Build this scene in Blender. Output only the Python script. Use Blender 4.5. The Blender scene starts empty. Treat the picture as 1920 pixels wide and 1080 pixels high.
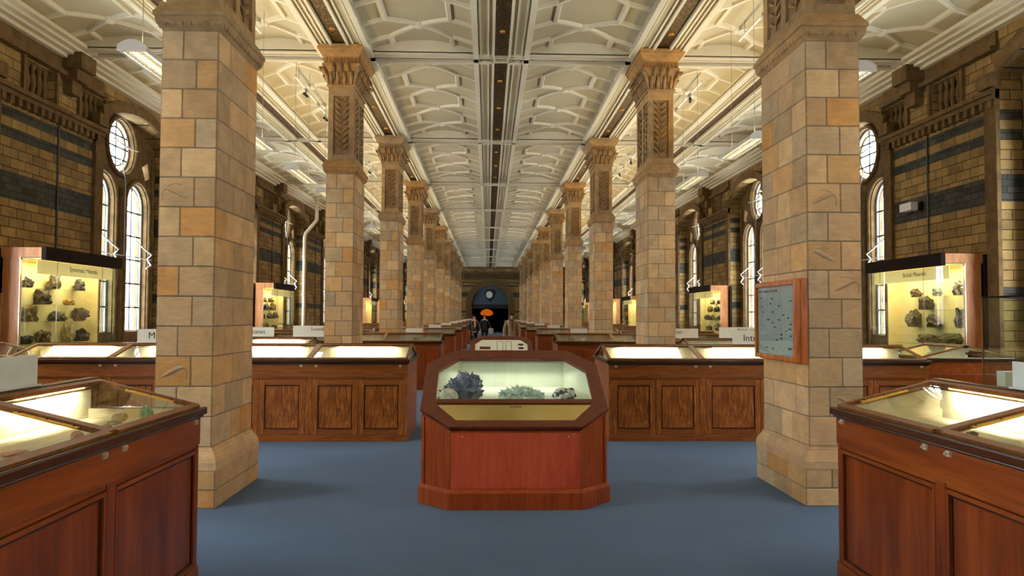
import bpy, bmesh, math, random
from math import pi, sin, cos, radians, atan, sqrt
from mathutils import Vector, Matrix, noise

random.seed(7)
C = bpy.context.scene.collection
SC = bpy.context.scene

# ------------------------------------------------------------------ camera
F = 1400.0
cd = bpy.data.cameras.new('camera'); cam = bpy.data.objects.new('camera', cd); C.objects.link(cam)
cd.sensor_width = 36.0; cd.lens = 36.0 * F / 1920.0; cd.clip_start = .05; cd.clip_end = 400
R_ = Matrix.Rotation(-atan(45 / F), 4, 'Z') @ Matrix.Rotation(pi / 2 + atan(52 / F), 4, 'X') @ Matrix.Rotation(.004, 4, 'Z')
cam.matrix_world = Matrix.Translation((-.23, 0, 1.70)) @ R_
SC.camera = cam

# ------------------------------------------------------------------ world, exposure
W = bpy.data.worlds.new('sky'); SC.world = W; W.use_nodes = True
bg = W.node_tree.nodes['Background']
bg.inputs[0].default_value = (.86, .94, 1.0, 1); bg.inputs[1].default_value = 27.0
vs = SC.view_settings
SC.display_settings.display_device = 'sRGB'
vs.view_transform = 'Standard'; vs.look = 'None'; vs.exposure = 0.0; vs.gamma = 1.0; vs.use_curve_mapping = False
cy = SC.cycles
cy.use_denoising = True
cy.max_bounces = 8; cy.diffuse_bounces = 4; cy.glossy_bounces = 3; cy.transparent_max_bounces = 24
cy.caustics_reflective = False; cy.caustics_refractive = False
cy.sample_clamp_indirect = 6.0

P_CASE = 15.0      # watts per metre of desk case tube
P_CAB = 26.0       # tall cabinet tube
P_UP = 36.0        # pendant, upwards
P_DOWN = 22.0      # pendant, downwards

# ------------------------------------------------------------------ colour and material helpers
def lin(r, g, b):
    f = lambda u: (u / 255 / 12.92) if u <= 10 else ((u / 255 + .055) / 1.055) ** 2.4
    return (f(r), f(g), f(b), 1)

def newmat(name):
    m = bpy.data.materials.new(name); m.use_nodes = True
    nt = m.node_tree; b = nt.nodes['Principled BSDF']
    return m, nt, b

def N(nt, typ, **kw):
    n = nt.nodes.new(typ)
    for k, v in kw.items(): setattr(n, k, v)
    return n

def ramp(nt, fac, stops):
    r = N(nt, 'ShaderNodeValToRGB')
    els = r.color_ramp.elements
    while len(els) < len(stops): els.new(.5)
    for e, (p, c) in zip(els, stops): e.position = p; e.color = c
    nt.links.new(fac, r.inputs[0]); return r.outputs[0]

def mapped(nt, scale, coord='Object', loc=(0, 0, 0)):
    t = N(nt, 'ShaderNodeTexCoord'); mp = N(nt, 'ShaderNodeMapping')
    mp.inputs['Scale'].default_value = scale; mp.inputs['Location'].default_value = loc
    nt.links.new(t.outputs[coord], mp.inputs[0]); return mp.outputs[0]

def noisetex(nt, vec, scale, detail=4, rough=.55, dist=0):
    n = N(nt, 'ShaderNodeTexNoise'); n.inputs['Scale'].default_value = scale; n.inputs['Detail'].default_value = detail
    n.inputs['Roughness'].default_value = rough; n.inputs['Distortion'].default_value = dist
    nt.links.new(vec, n.inputs['Vector']); return n.outputs['Fac']

def bump(nt, b, h, strength=.3, dist=.01):
    n = N(nt, 'ShaderNodeBump'); n.inputs['Strength'].default_value = strength; n.inputs['Distance'].default_value = dist
    nt.links.new(h, n.inputs['Height']); nt.links.new(n.outputs[0], b.inputs['Normal'])

def mix(nt, a, c, fac, typ='MIX'):
    m = N(nt, 'ShaderNodeMix', data_type='RGBA', blend_type=typ)
    def put(sock, v):
        if hasattr(v, 'is_linked') or hasattr(v, 'node'): nt.links.new(v, sock)
        else: sock.default_value = v
    put(m.inputs[0], fac); put(m.inputs[6], a); put(m.inputs[7], c)
    return m.outputs[2]

def plain(name, rgb, rough=.5, metal=0, var=.12, nscale=9, emit=None, estr=0, spec=.5, bumpy=0):
    m, nt, b = newmat(name)
    c = lin(*rgb); d = tuple(max(0, x * (1 - var)) for x in c[:3]) + (1,); e = tuple(min(1, x * (1 + var)) for x in c[:3]) + (1,)
    v = mapped(nt, (1, 1, 1)); n = noisetex(nt, v, nscale)
    nt.links.new(ramp(nt, n, [(.3, d), (.7, e)]), b.inputs['Base Color'])
    b.inputs['Roughness'].default_value = rough; b.inputs['Metallic'].default_value = metal
    b.inputs['Specular IOR Level'].default_value = spec
    if bumpy: bump(nt, b, n, bumpy, .02)
    if emit:
        b.inputs['Emission Color'].default_value = lin(*emit); b.inputs['Emission Strength'].default_value = estr
    return m

def wood(name, c1, c2, c3, scale=(9, 9, 1.0), rough=.32, dist=1.4, nscale=2.2, spec=.45):
    m, nt, b = newmat(name)
    v = mapped(nt, scale); n = noisetex(nt, v, nscale, 6, .62, dist)
    fine = noisetex(nt, mapped(nt, tuple(s * 7 for s in scale)), 2.5, 3, .6)
    col = ramp(nt, n, [(.30, lin(*c1)), (.5, lin(*c2)), (.70, lin(*c3))])
    col = mix(nt, col, ramp(nt, fine, [(.3, (.6, .6, .6, 1)), (.65, (1, 1, 1, 1))]), .5, 'MULTIPLY')
    nt.links.new(col, b.inputs['Base Color'])
    b.inputs['Roughness'].default_value = rough; b.inputs['Specular IOR Level'].default_value = spec
    bump(nt, b, fine, .08, .002)
    return m

def glassmat(name, tint=(.93, .97, .95, 1), rough=.0, k=1.0):
    m = bpy.data.materials.new(name); m.use_nodes = True; nt = m.node_tree; nt.nodes.clear()
    o = N(nt, 'ShaderNodeOutputMaterial'); t = N(nt, 'ShaderNodeBsdfTransparent'); g = N(nt, 'ShaderNodeBsdfGlossy')
    lw = N(nt, 'ShaderNodeLayerWeight'); lw.inputs[0].default_value = .5
    pw = N(nt, 'ShaderNodeMath', operation='POWER'); pw.inputs[1].default_value = 5.0; nt.links.new(lw.outputs['Facing'], pw.inputs[0])
    f = N(nt, 'ShaderNodeMath', operation='MULTIPLY_ADD'); f.inputs[1].default_value = .75; f.inputs[2].default_value = .022; nt.links.new(pw.outputs[0], f.inputs[0])
    t.inputs[0].default_value = tint; g.inputs[0].default_value = (1, 1, 1, 1); g.inputs['Roughness'].default_value = rough
    mx = N(nt, 'ShaderNodeMixShader'); nt.links.new(f.outputs[0], mx.inputs[0]); nt.links.new(t.outputs[0], mx.inputs[1]); nt.links.new(g.outputs[0], mx.inputs[2])
    nt.links.new(mx.outputs[0], o.inputs[0]); return m

def stonemat(name, dirt=.35, tint=(1, 1, 1, 1)):
    m, nt, b = newmat(name)
    at = N(nt, 'ShaderNodeAttribute'); at.attribute_name = 'Col'
    v = mapped(nt, (1, 1, 1))
    n1 = noisetex(nt, v, 5, 6, .6, .6); n2 = noisetex(nt, mapped(nt, (1, 1, 5)), 9, 4, .6, 1.0)
    c = mix(nt, at.outputs['Color'], ramp(nt, n1, [(.3, (1 - dirt, 1 - dirt, 1 - dirt, 1)), (.65, (1.08, 1.06, 1.02, 1))]), .9, 'MULTIPLY')
    c = mix(nt, c, ramp(nt, n2, [(.35, (.84, .82, .78, 1)), (.6, (1, 1, 1, 1))]), .7, 'MULTIPLY')
    c = mix(nt, c, tint, 1.0, 'MULTIPLY')
    nt.links.new(c, b.inputs['Base Color']); b.inputs['Roughness'].default_value = .82; b.inputs['Specular IOR Level'].default_value = .25
    bump(nt, b, n2, .35, .006)
    return m

def brickwall(name):
    """ochre and brown brick laid in courses, with the slate-blue bands of the gallery walls (object space: y along, z up)"""
    m, nt, b = newmat(name)
    t = N(nt, 'ShaderNodeTexCoord'); sp = N(nt, 'ShaderNodeSeparateXYZ'); nt.links.new(t.outputs['Object'], sp.inputs[0])
    ad = N(nt, 'ShaderNodeMath', operation='ADD'); nt.links.new(sp.outputs[0], ad.inputs[0]); nt.links.new(sp.outputs[1], ad.inputs[1])
    cb = N(nt, 'ShaderNodeCombineXYZ'); nt.links.new(ad.outputs[0], cb.inputs[0]); nt.links.new(sp.outputs[2], cb.inputs[1])
    br = N(nt, 'ShaderNodeTexBrick'); nt.links.new(cb.outputs[0], br.inputs[0])
    br.inputs['Color1'].default_value = lin(166, 138, 86); br.inputs['Color2'].default_value = lin(126, 104, 68)
    br.inputs['Mortar'].default_value = lin(48, 42, 32); br.inputs['Scale'].default_value = 1.0
    br.inputs['Mortar Size'].default_value = .007; br.inputs['Bias'].default_value = -.05
    br.inputs['Brick Width'].default_value = .40; br.inputs['Row Height'].default_value = .165
    b2 = N(nt, 'ShaderNodeTexBrick'); nt.links.new(cb.outputs[0], b2.inputs[0])
    b2.inputs['Color1'].default_value = lin(82, 82, 76); b2.inputs['Color2'].default_value = lin(58, 61, 58)
    b2.inputs['Mortar'].default_value = lin(38, 40, 38); b2.inputs['Scale'].default_value = 1.0
    b2.inputs['Mortar Size'].default_value = .006; b2.inputs['Brick Width'].default_value = .22; b2.inputs['Row Height'].default_value = .11
    mask = None
    for z0, z1 in ((4.96, 5.12), (4.62, 4.79), (3.60, 4.05), (2.0, 2.2)):
        g = N(nt, 'ShaderNodeMath', operation='GREATER_THAN'); g.inputs[1].default_value = z0; nt.links.new(sp.outputs[2], g.inputs[0])
        l = N(nt, 'ShaderNodeMath', operation='LESS_THAN'); l.inputs[1].default_value = z1; nt.links.new(sp.outputs[2], l.inputs[0])
        mu = N(nt, 'ShaderNodeMath', operation='MULTIPLY'); nt.links.new(g.outputs[0], mu.inputs[0]); nt.links.new(l.outputs[0], mu.inputs[1])
        if mask is None: mask = mu.outputs[0]
        else:
            a = N(nt, 'ShaderNodeMath', operation='ADD'); nt.links.new(mask, a.inputs[0]); nt.links.new(mu.outputs[0], a.inputs[1]); mask = a.outputs[0]
    col = mix(nt, br.outputs['Color'], b2.outputs['Color'], mask)
    n = noisetex(nt, mapped(nt, (1, 1, 1)), 3.5, 6, .65)
    col = mix(nt, col, ramp(nt, n, [(.3, (.55, .52, .48, 1)), (.65, (1.05, 1.0, .95, 1))]), .85, 'MULTIPLY')
    nt.links.new(col, b.inputs['Base Color']); b.inputs['Roughness'].default_value = .85; b.inputs['Specular IOR Level'].default_value = .2
    bump(nt, b, br.outputs['Fac'], -.5, .01)
    return m

def carpetmat():
    m, nt, b = newmat('carpet_blue')
    v = mapped(nt, (1, 1, 1)); n = noisetex(nt, v, 160, 3, .7); n2 = noisetex(nt, v, .8, 4, .6)
    c = ramp(nt, n, [(.3, lin(56, 82, 116)), (.7, lin(90, 114, 146))])
    c = mix(nt, c, ramp(nt, n2, [(.3, (.86, .88, .9, 1)), (.7, (1.05, 1.03, 1.0, 1))]), 1.0, 'MULTIPLY')
    nt.links.new(c, b.inputs['Base Color']); b.inputs['Roughness'].default_value = .95; b.inputs['Specular IOR Level'].default_value = .1
    b.inputs['Sheen Weight'].default_value = .1
    bump(nt, b, n, .5, .004); return m

def ornament():
    m, nt, b = newmat('ornament_gold')
    v = mapped(nt, (1, 1, 1)); vo = N(nt, 'ShaderNodeTexVoronoi', feature='DISTANCE_TO_EDGE'); vo.inputs['Scale'].default_value = 16
    nt.links.new(v, vo.inputs['Vector'])
    c = ramp(nt, vo.outputs['Distance'], [(.05, lin(120, 86, 30)), (.12, lin(30, 19, 8))])
    nt.links.new(c, b.inputs['Base Color']); b.inputs['Roughness'].default_value = .55; b.inputs['Metallic'].default_value = .2
    return m

M = {}
M['stone'] = stonemat('sandstone_blocks', .22)
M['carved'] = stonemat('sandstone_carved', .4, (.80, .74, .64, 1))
M['brick'] = brickwall('banded_brick')
M['wallstone'] = plain('terracotta_trim', (104, 82, 52), .85, var=.35, nscale=6, spec=.2, bumpy=.3)
M['voidshade'] = plain('painted_void_shade', (14, 11, 8), .9, spec=.1)
M['plaster'] = plain('cream_plaster', (186, 174, 142), .7, var=.04, nscale=3, spec=.2)
M['plasterwhite'] = plain('white_plaster_moulding', (214, 205, 180), .6, var=.03, nscale=4, spec=.3)
M['ornament'] = ornament()
M['carpet'] = carpetmat()
M['mahogany'] = wood('mahogany_red', (96, 38, 8), (136, 58, 14), (160, 76, 22), (8, 8, .6), .3, .8, 1.4)
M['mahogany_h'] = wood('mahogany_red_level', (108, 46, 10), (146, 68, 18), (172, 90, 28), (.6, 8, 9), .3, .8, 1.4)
M['teak'] = wood('figured_brown_wood', (104, 50, 14), (168, 94, 32), (214, 138, 60), (6, 6, .9), .33, 3.2, 2.0)
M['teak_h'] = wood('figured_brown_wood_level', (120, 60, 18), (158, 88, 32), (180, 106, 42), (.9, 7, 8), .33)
M['darkwood'] = wood('dark_rail_wood', (56, 28, 12), (66, 34, 15), (80, 42, 19), (.6, 9, 9), .25, .5, 1.2)
M['octred'] = wood('octagon_red_wood', (176, 68, 40), (196, 82, 50), (206, 94, 60), (6, 6, .7), .38, .6)
M['octside'] = wood('octagon_side_wood', (124, 46, 12), (152, 64, 18), (172, 80, 26), (7, 7, .8), .32)
M['octlid'] = wood('octagon_lid_wood', (74, 30, 14), (96, 40, 18), (112, 50, 24), (3, 3, 3), .35)
M['veneer'] = wood('cabinet_veneer', (160, 98, 52), (186, 122, 72), (204, 142, 90), (6, 6, .7), .4, .5)
M['frameoak'] = wood('sign_frame_wood', (150, 74, 20), (186, 100, 32), (206, 122, 46), (7, 7, 1), .22, .6)
M['pipe'] = plain('painted_pipe', (176, 160, 128), .6)
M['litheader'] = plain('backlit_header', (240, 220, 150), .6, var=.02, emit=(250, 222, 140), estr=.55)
M['brass'] = plain('brass', (222, 176, 76), .35, .55, var=.08)
M['palebrass'] = plain('pale_brass', (216, 204, 168), .35, .3, var=.05)
M['chrome'] = plain('worn_metal', (205, 200, 190), .25, 1.0, var=.06)
M['brassplate'] = plain('polished_brass_plate', (252, 224, 150), .24, 1.0, var=.14, nscale=3)
M['cream'] = plain('cream_lining', (232, 222, 190), .75, var=.03, spec=.2)
M['creamoct'] = plain('pale_green_cream_lining', (218, 219, 196), .7, var=.02, spec=.2)
M['shelfcream'] = plain('cabinet_cream', (240, 222, 160), .7, var=.03, spec=.2)
M['glass'] = glassmat('clear_glass')
M['winglass'] = glassmat('window_glass', (.97, .98, .98, 1))
M['shelfglass'] = glassmat('shelf_glass', (.93, .96, .94, 1))
M['whitemetal'] = plain('white_enamel', (226, 226, 222), .35, var=.03)
M['greymetal'] = plain('grey_metal', (150, 152, 150), .4, .6, var=.08)
M['aluminium'] = plain('bright_louvre', (216, 214, 206), .22, .9, var=.04)
M['blackwood'] = plain('black_fascia', (28, 20, 14), .75, var=.2, spec=.12)
M['board'] = plain('white_board', (228, 226, 214), .55, var=.02)
M['boardblue'] = plain('white_acrylic_board', (226, 234, 232), .3, var=.02)
M['ink'] = plain('dark_ink', (40, 38, 36), .7)
M['mapgrey'] = plain('key_sheet_grey', (164, 172, 172), .5, var=.03)
M['mapline'] = plain('key_sheet_line', (132, 140, 144), .6)
M['frame_white'] = plain('window_frame_paint', (196, 196, 190), .5, var=.06)
M['iron'] = plain('lead_grey_bar', (70, 70, 70), .6, var=.1)
M['orange'] = plain('orange_tab', (206, 96, 40), .6)
M['tube'] = plain('fluorescent_tube', (255, 240, 205), .5, emit=(255, 236, 196), estr=9.0)
M['amber'] = plain('amber_lamp', (150, 84, 40), .5, emit=(255, 160, 80), estr=.05)
M['lunette'] = plain('blue_grey_panel', (62, 84, 100), .6)
M['blackpaint'] = plain('black_paint', (10, 10, 11), .5)
M['paleface'] = plain('pale_disc', (206, 212, 204), .5)
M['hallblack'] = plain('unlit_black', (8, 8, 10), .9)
M['facade'] = plain('pale_facade', (196, 172, 150), .9, var=.12)
M['winslate'] = plain('facade_window', (88, 96, 104), .4)

# ------------------------------------------------------------------ mesh helpers
class MB:
    def __init__(s): s.v = []; s.f = []; s.m = []; s.c = []; s.sm = []
    def add(s, verts, faces, mat=0, col=(1, 1, 1, 1), smooth=False):
        o = len(s.v); s.v += [tuple(p) for p in verts]
        for f in faces: s.f.append(tuple(i + o for i in f)); s.m.append(mat); s.c.append(col); s.sm.append(smooth)
    def box(s, x0, x1, y0, y1, z0, z1, mat=0, col=(1, 1, 1, 1)):
        v = [(x, y, z) for z in (z0, z1) for y in (y0, y1) for x in (x0, x1)]
        s.add(v, [(0, 2, 3, 1), (4, 5, 7, 6), (0, 1, 5, 4), (2, 6, 7, 3), (0, 4, 6, 2), (1, 3, 7, 5)], mat, col)
    def hexa(s, bot, top, mat=0, col=(1, 1, 1, 1), smooth=False):
        n = len(bot)
        s.add(list(bot) + list(top), [tuple(reversed(range(n))), tuple(range(n, 2 * n))] + [(i, (i + 1) % n, n + (i + 1) % n, n + i) for i in range(n)], mat, col, smooth)
    def rings(s, rings, mat=0, col=(1, 1, 1, 1), caps=True, smooth=False):
        n = len(rings[0]); v = [p for r in rings for p in r]; f = []
        for k in range(len(rings) - 1):
            for i in range(n): f.append((k * n + i, k * n + (i + 1) % n, (k + 1) * n + (i + 1) % n, (k + 1) * n + i))
        s.add(v, f, mat, col, smooth)
        if caps:
            s.add(rings[0], [tuple(reversed(range(n)))], mat, col); s.add(rings[-1], [tuple(range(n))], mat, col)
    def tube(s, pts, r, n=8, mat=0, col=(1, 1, 1, 1), caps=True):
        pts = [Vector(p) for p in pts]; rs = r if isinstance(r, (list, tuple)) else [r] * len(pts)
        out = []; up = None
        for i, p in enumerate(pts):
            t = (pts[min(i + 1, len(pts) - 1)] - pts[max(i - 1, 0)]).normalized()
            if up is None: up = Vector((0, 0, 1)) if abs(t.z) < .9 else Vector((1, 0, 0))
            a = t.cross(up).normalized(); b = a.cross(t).normalized(); up = b
            out.append([p + (a * cos(2 * pi * k / n) + b * sin(2 * pi * k / n)) * rs[i] for k in range(n)])
        s.rings(out, mat, col, caps, True)
    def lathe(s, prof, n=12, cx=0, cy=0, mat=0, col=(1, 1, 1, 1)):
        s.rings([[(cx + r * cos(2 * pi * k / n), cy + r * sin(2 * pi * k / n), z) for k in range(n)] for r, z in prof], mat, col, True, True)
    def blob(s, c, r, mat=0, col=(1, 1, 1, 1), n=8, m=6):
        rg = []
        for j in range(m + 1):
            a = -pi / 2 + pi * (j + .001) / (m + .002)
            rg.append([(c[0] + r[0] * cos(a) * cos(2 * pi * k / n), c[1] + r[1] * cos(a) * sin(2 * pi * k / n), c[2] + r[2] * sin(a)) for k in range(n)])
        s.rings(rg, mat, col, True, True)
    def mesh(s, name, mats):
        me = bpy.data.meshes.new(name); me.from_pydata(s.v, [], s.f)
        for k in mats: me.materials.append(M[k] if isinstance(k, str) else k)
        me.polygons.foreach_set('material_index', s.m); me.polygons.foreach_set('use_smooth', s.sm)
        if any(c != (1, 1, 1, 1) for c in s.c):
            at = me.attributes.new('Col', 'FLOAT_COLOR', 'CORNER'); buf = []
            for f, c in zip(s.f, s.c): buf += list(c) * len(f)
            at.data.foreach_set('color', buf)
        me.update(); return me
    def build(s, name, mats, parent=None, loc=None, rotz=0):
        if isinstance(mats, str): mats = [mats]
        return link(name, s.mesh(name, mats), parent, loc, rotz)

def link(name, me, parent=None, loc=None, rotz=0):
    o = bpy.data.objects.new(name, me); C.objects.link(o)
    if parent is not None: o.parent = parent
    if loc is not None: o.location = loc
    if rotz: o.rotation_euler.z = rotz
    return o

def thing(name, label, cat, loc=(0, 0, 0), rotz=0, group=None):
    o = bpy.data.objects.new(name, None); C.objects.link(o); o.empty_display_size = .1
    o.location = loc; o.rotation_euler = (0, 0, rotz); o['label'] = label; o['category'] = cat
    if group: o['group'] = group
    return o

def tag(o, label, cat, group=None, kind=None):
    o['label'] = label; o['category'] = cat
    if group: o['group'] = group
    if kind: o['kind'] = kind
    return o

def struct(o, label=None, cat=None):
    o['kind'] = 'structure'
    if label: o['label'] = label
    if cat: o['category'] = cat
    return o

def dup(root, loc=None, rotz=None, label=None, group=None):
    r = root.copy(); C.objects.link(r)
    if loc is not None: r.location = loc
    if rotz is not None: r.rotation_euler = (0, 0, rotz)
    if label: r['label'] = label
    if group: r['group'] = group
    for ch in list(root.children):
        c = ch.copy(); C.objects.link(c); c.parent = r
        for g in list(ch.children):
            d = g.copy(); C.objects.link(d); d.parent = c
    return r

def area(name, loc, rot, sx, sy, power, col=(1, .86, .62), parent=None, spread=pi):
    l = bpy.data.lights.new(name, 'AREA'); l.shape = 'RECTANGLE'; l.size = sx; l.size_y = sy; l.energy = power; l.color = col; l.spread = spread
    o = bpy.data.objects.new(name, l); C.objects.link(o); o.location = loc; o.rotation_euler = rot
    if parent is not None: o.parent = parent
    return o

def plate_geo(outer, holes, thick):
    """flat plate with holes: polygons in (a,b); returns verts (a,b,c) with c in +-thick/2 and faces"""
    cu = bpy.data.curves.new('tmp', 'CURVE'); cu.dimensions = '2D'; cu.fill_mode = 'BOTH'; cu.extrude = thick / 2
    for poly in [outer] + holes:
        sp = cu.splines.new('POLY'); sp.points.add(len(poly) - 1); sp.use_cyclic_u = True
        for p, (a, b) in zip(sp.points, poly): p.co = (a, b, 0, 1)
    ob = bpy.data.objects.new('tmp', cu); C.objects.link(ob)
    dg = bpy.context.evaluated_depsgraph_get(); me = bpy.data.meshes.new_from_object(ob.evaluated_get(dg))
    v = [tuple(p.co) for p in me.vertices]; f = [tuple(p.vertices) for p in me.polygons]
    bpy.data.objects.remove(ob); bpy.data.curves.remove(cu); bpy.data.meshes.remove(me)
    return v, f

def fixnormals(o):
    bm = bmesh.new(); bm.from_mesh(o.data); bmesh.ops.remove_doubles(bm, verts=bm.verts, dist=1e-5)
    bmesh.ops.recalc_face_normals(bm, faces=bm.faces); bm.to_mesh(o.data); bm.free()

def bevel(o, w=.004, seg=2):
    m = o.modifiers.new('edge', 'BEVEL'); m.width = w; m.segments = seg; m.limit_method = 'ANGLE'; m.angle_limit = radians(40)

def textobj(name, body, size, mat, parent, loc, rot, align='CENTER', extrude=.0008):
    cu = bpy.data.curves.new(name, 'FONT'); cu.body = body; cu.size = size; cu.extrude = extrude; cu.align_x = align; cu.align_y = 'CENTER'
    cu.materials.append(M[mat])
    ob = bpy.data.objects.new(name, cu); C.objects.link(ob)
    dg = bpy.context.evaluated_depsgraph_get(); me = bpy.data.meshes.new_from_object(ob.evaluated_get(dg))
    bpy.data.objects.remove(ob); bpy.data.curves.remove(cu)
    o = link(name, me, parent, loc); o.rotation_euler = rot; return o

# ------------------------------------------------------------------ the hall: dimensions
S = 6.83; Y0 = .47
YB = lambda k: Y0 + S * k
XW = 8.15; ZC = 6.62; YEND = YB(11); YBACK = YB(-3); WOFF = S / 2 - .50
PX = (-2.925, 2.95)          # pier centre lines
ordn = ['first', 'second', 'third', 'fourth', 'fifth', 'sixth', 'seventh', 'eighth', 'ninth', 'tenth', 'eleventh', 'twelfth', 'thirteenth', 'fourteenth']
XS = [-8.15, -5.43, -2.94, 0, 2.94, 5.43, 8.15]

# floor
b = MB(); b.box(-9, 9, YBACK - .3, YEND + 12, -.2, 0)
struct(b.build('floor', 'carpet'), 'blue grey carpeted floor of the gallery', 'floor')

# ------------------------------------------------------------------ side walls
def arc(cx, cz, r, a0, a1, n): return [(cx + r * cos(a0 + (a1 - a0) * i / n), cz + r * sin(a0 + (a1 - a0) * i / n)) for i in range(n + 1)]
HOPEN = 1.66; ZSPR = 5.72; RISE = .42
def seg_arch(cx, h, zs, rise, n=16):
    R = (h * h + rise * rise) / (2 * rise); a = math.asin(h / R)
    return [(cx + R * sin(a - 2 * a * i / n), zs + rise - R + R * cos(a - 2 * a * i / n)) for i in range(n + 1)]
def light_poly(cx, hw, z0, zs, n=14): return [(cx - hw, z0), (cx + hw, z0)] + arc(cx, zs, hw, 0, pi, n)
ZSILL = 1.30; LC = .80; LH = .525; LS = 4.24; OZ = 5.50; OR = .60

def make_wall(side):
    sg = -1 if side == 'left' else 1
    b = MB()
    for k in range(-3, 11):
        yc = YB(k) + WOFF
        outer = [(YB(k), 0), (YB(k + 1), 0), (YB(k + 1), 7.4), (YB(k), 7.4)]
        opening = [(yc - HOPEN, .95), (yc + HOPEN, .95)] + seg_arch(yc, HOPEN, ZSPR, RISE)
        holes = [opening]
        for y0 in (YB(k) + .42, YB(k + 1) - 1.30):
            holes.append([(y0, 5.47), (y0 + .88, 5.47), (y0 + .88, 6.08), (y0, 6.08)])
        v, f = plate_geo(outer, holes, .6)
        b.add([(sg * (XW + .3) + c, a, z) for a, z, c in v], f)
    w = b.build('wall_' + side, ['brick']); fixnormals(w)
    struct(w, 'banded ochre and slate brick side wall on the %s of the gallery' % side, 'wall')
    # backing of the baluster niches, near black to paint in their deep shade
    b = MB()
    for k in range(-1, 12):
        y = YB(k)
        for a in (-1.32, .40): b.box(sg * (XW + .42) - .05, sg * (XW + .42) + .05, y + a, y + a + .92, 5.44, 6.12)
    b.build('niche_back', 'voidshade', w)
    # balusters
    bal = MB(); bal.lathe([(.05, 0), (.05, .06), (.03, .08), (.045, .16), (.065, .28), (.05, .40), (.03, .50), (.05, .54), (.05, .61)], 10)
    balm = bal.mesh('baluster', ['wallstone'])
    rest = MB()
    for k in range(1, 12):
        y = YB(k)
        for a in (-1.30, .42):
            for i in range(5):
                yy = y + a + .088 + i * .176
                if k <= 6: link('baluster', balm, w, (sg * (XW + .12), yy, 5.47))
                else: rest.add([(p[0] + sg * (XW + .12), p[1] + yy, p[2] + 5.47) for p in bal.v], bal.f, 0, (1, 1, 1, 1), True)
    o = rest.build('baluster_row', 'wallstone', w); o['kind'] = 'stuff'
    # string course, little corbels below it, cornice, brackets, pilaster strips and imposts
    b = MB(); X = lambda d: sg * (XW - d)
    def bx(d0, d1, y0, y1, z0, z1):
        x0, x1 = sorted((X(d0), X(d1))); b.box(x0, x1, y0, y1, z0, z1)
    for k in range(-1, 12):
        y = YB(k); h = S / 2 - HOPEN
        lo = max(y - h - .5, YBACK); hi = min(y + h - .5, YEND)
        bx(0, .16, lo, hi, 5.38, 5.46); bx(0, .11, lo, hi, 5.30, 5.38)
        bx(0, .14, lo, hi, 6.10, 6.18); bx(0, .05, lo, hi, 6.18, 6.62)
        n = int((hi - lo) / .21)
        for i in range(n):
            yy = lo + .06 + i * .21; bx(0, .10, yy, yy + .10, 5.17, 5.30)
        for e, s2 in ((lo, 1), (hi, -1)):
            y0, y1 = sorted((e, e + s2 * .30)); bx(0, .07, y0, y1, 0, 5.55); bx(-.02, .15, y0 - .02, y1 + .02, 5.50, 5.74)
        bx(0, .30, y - .20, y + .20, 6.05, 6.25); bx(0, .40, y - .26, y + .26, 6.25, 6.55); bx(0, .18, y - .14, y + .14, 5.80, 6.05)
        for q in (-.86, .86): bx(0, .06, y + q - .52, y + q - .45, 5.46, 6.10); bx(0, .06, y + q + .45, y + q + .52, 5.46, 6.10)
        bx(0, .05, lo, hi, 0, .28)
    b.build('string_course', 'wallstone', w)
    # voussoir ring of each window bay
    b = MB()
    for k in range(-1, 11):
        yc = YB(k) + WOFF; p = seg_arch(yc, HOPEN, ZSPR, RISE, 18); q = seg_arch(yc, HOPEN + .06, ZSPR + .24, RISE, 18)
        for i in range(18):
            a = [(X(0), p[i][0], p[i][1]), (X(0), p[i + 1][0], p[i + 1][1]), (X(0), q[i + 1][0], q[i + 1][1]), (X(0), q[i][0], q[i][1])]
            c = [(X(.07), t[1] * .997 + yc * .003, t[2]) for t in a]
            b.hexa(a, c)
    o = b.build('arch_ring', 'wallstone', w); fixnormals(o)
    # thin dark joint in the middle of each panel
    b = MB()
    for k in range(0, 11): b.tube([(X(.02), YB(k) - .25, .3), (X(.02), YB(k) - .25, 5.2)], .016, 6)
    b.build('panel_joint', 'iron', w)
    return w
make_wall('left'); make_wall('right')

# end wall with the arched doorway, and the wall behind the camera
AR = 1.85
b = MB()
v, f = plate_geo([(-8.8, 0), (8.8, 0), (8.8, 7.4), (-8.8, 7.4)], [[(-AR, .001), (AR, .001)] + arc(0, 2.87, AR, 0, pi, 24)], .6)
b.add([(a, YEND + .3 + c, z) for a, z, c in v], f)
w = b.build('wall_end', ['brick']); fixnormals(w); struct(w, 'dark brick end wall with a round arched doorway', 'wall')
b = MB()
for r0, r1, d in ((AR, AR + .22, .10), (AR + .22, AR + .5, .18), (AR + .5, AR + .62, .26)):
    p = arc(0, 2.87, r0, 0, pi, 24); q = arc(0, 2.87, r1, 0, pi, 24)
    for i in range(24):
        a = [(p[i][0], YEND, p[i][1]), (p[i + 1][0], YEND, p[i + 1][1]), (q[i + 1][0], YEND, q[i + 1][1]), (q[i][0], YEND, q[i][1])]
        b.hexa(a, [(t[0], YEND - d, t[2]) for t in a])
    for s2 in (-1, 1):
        x0, x1 = sorted((s2 * r0, s2 * r1)); b.box(x0, x1, YEND - d, YEND, 0, 2.87)
for z0, z1, d in ((5.0, 5.12, .12), (5.30, 5.42, .2), (5.95, 6.05, .15), (6.45, 6.62, .3)): b.box(-8.1, 8.1, YEND - d, YEND, z0, z1)
for i in range(40):
    x = -4 + i * .205; b.box(x, x + .1, YEND - .12, YEND, 5.45, 5.92)
o = b.build('arch_moulding', 'wallstone', w); fixnormals(o)
b = MB(); b.box(-8.8, 8.8, YBACK - .5, YBACK, 0, 7.4)
struct(b.build('wall_back', 'brick'), 'brick wall closing the near end of the gallery', 'wall')
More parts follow.
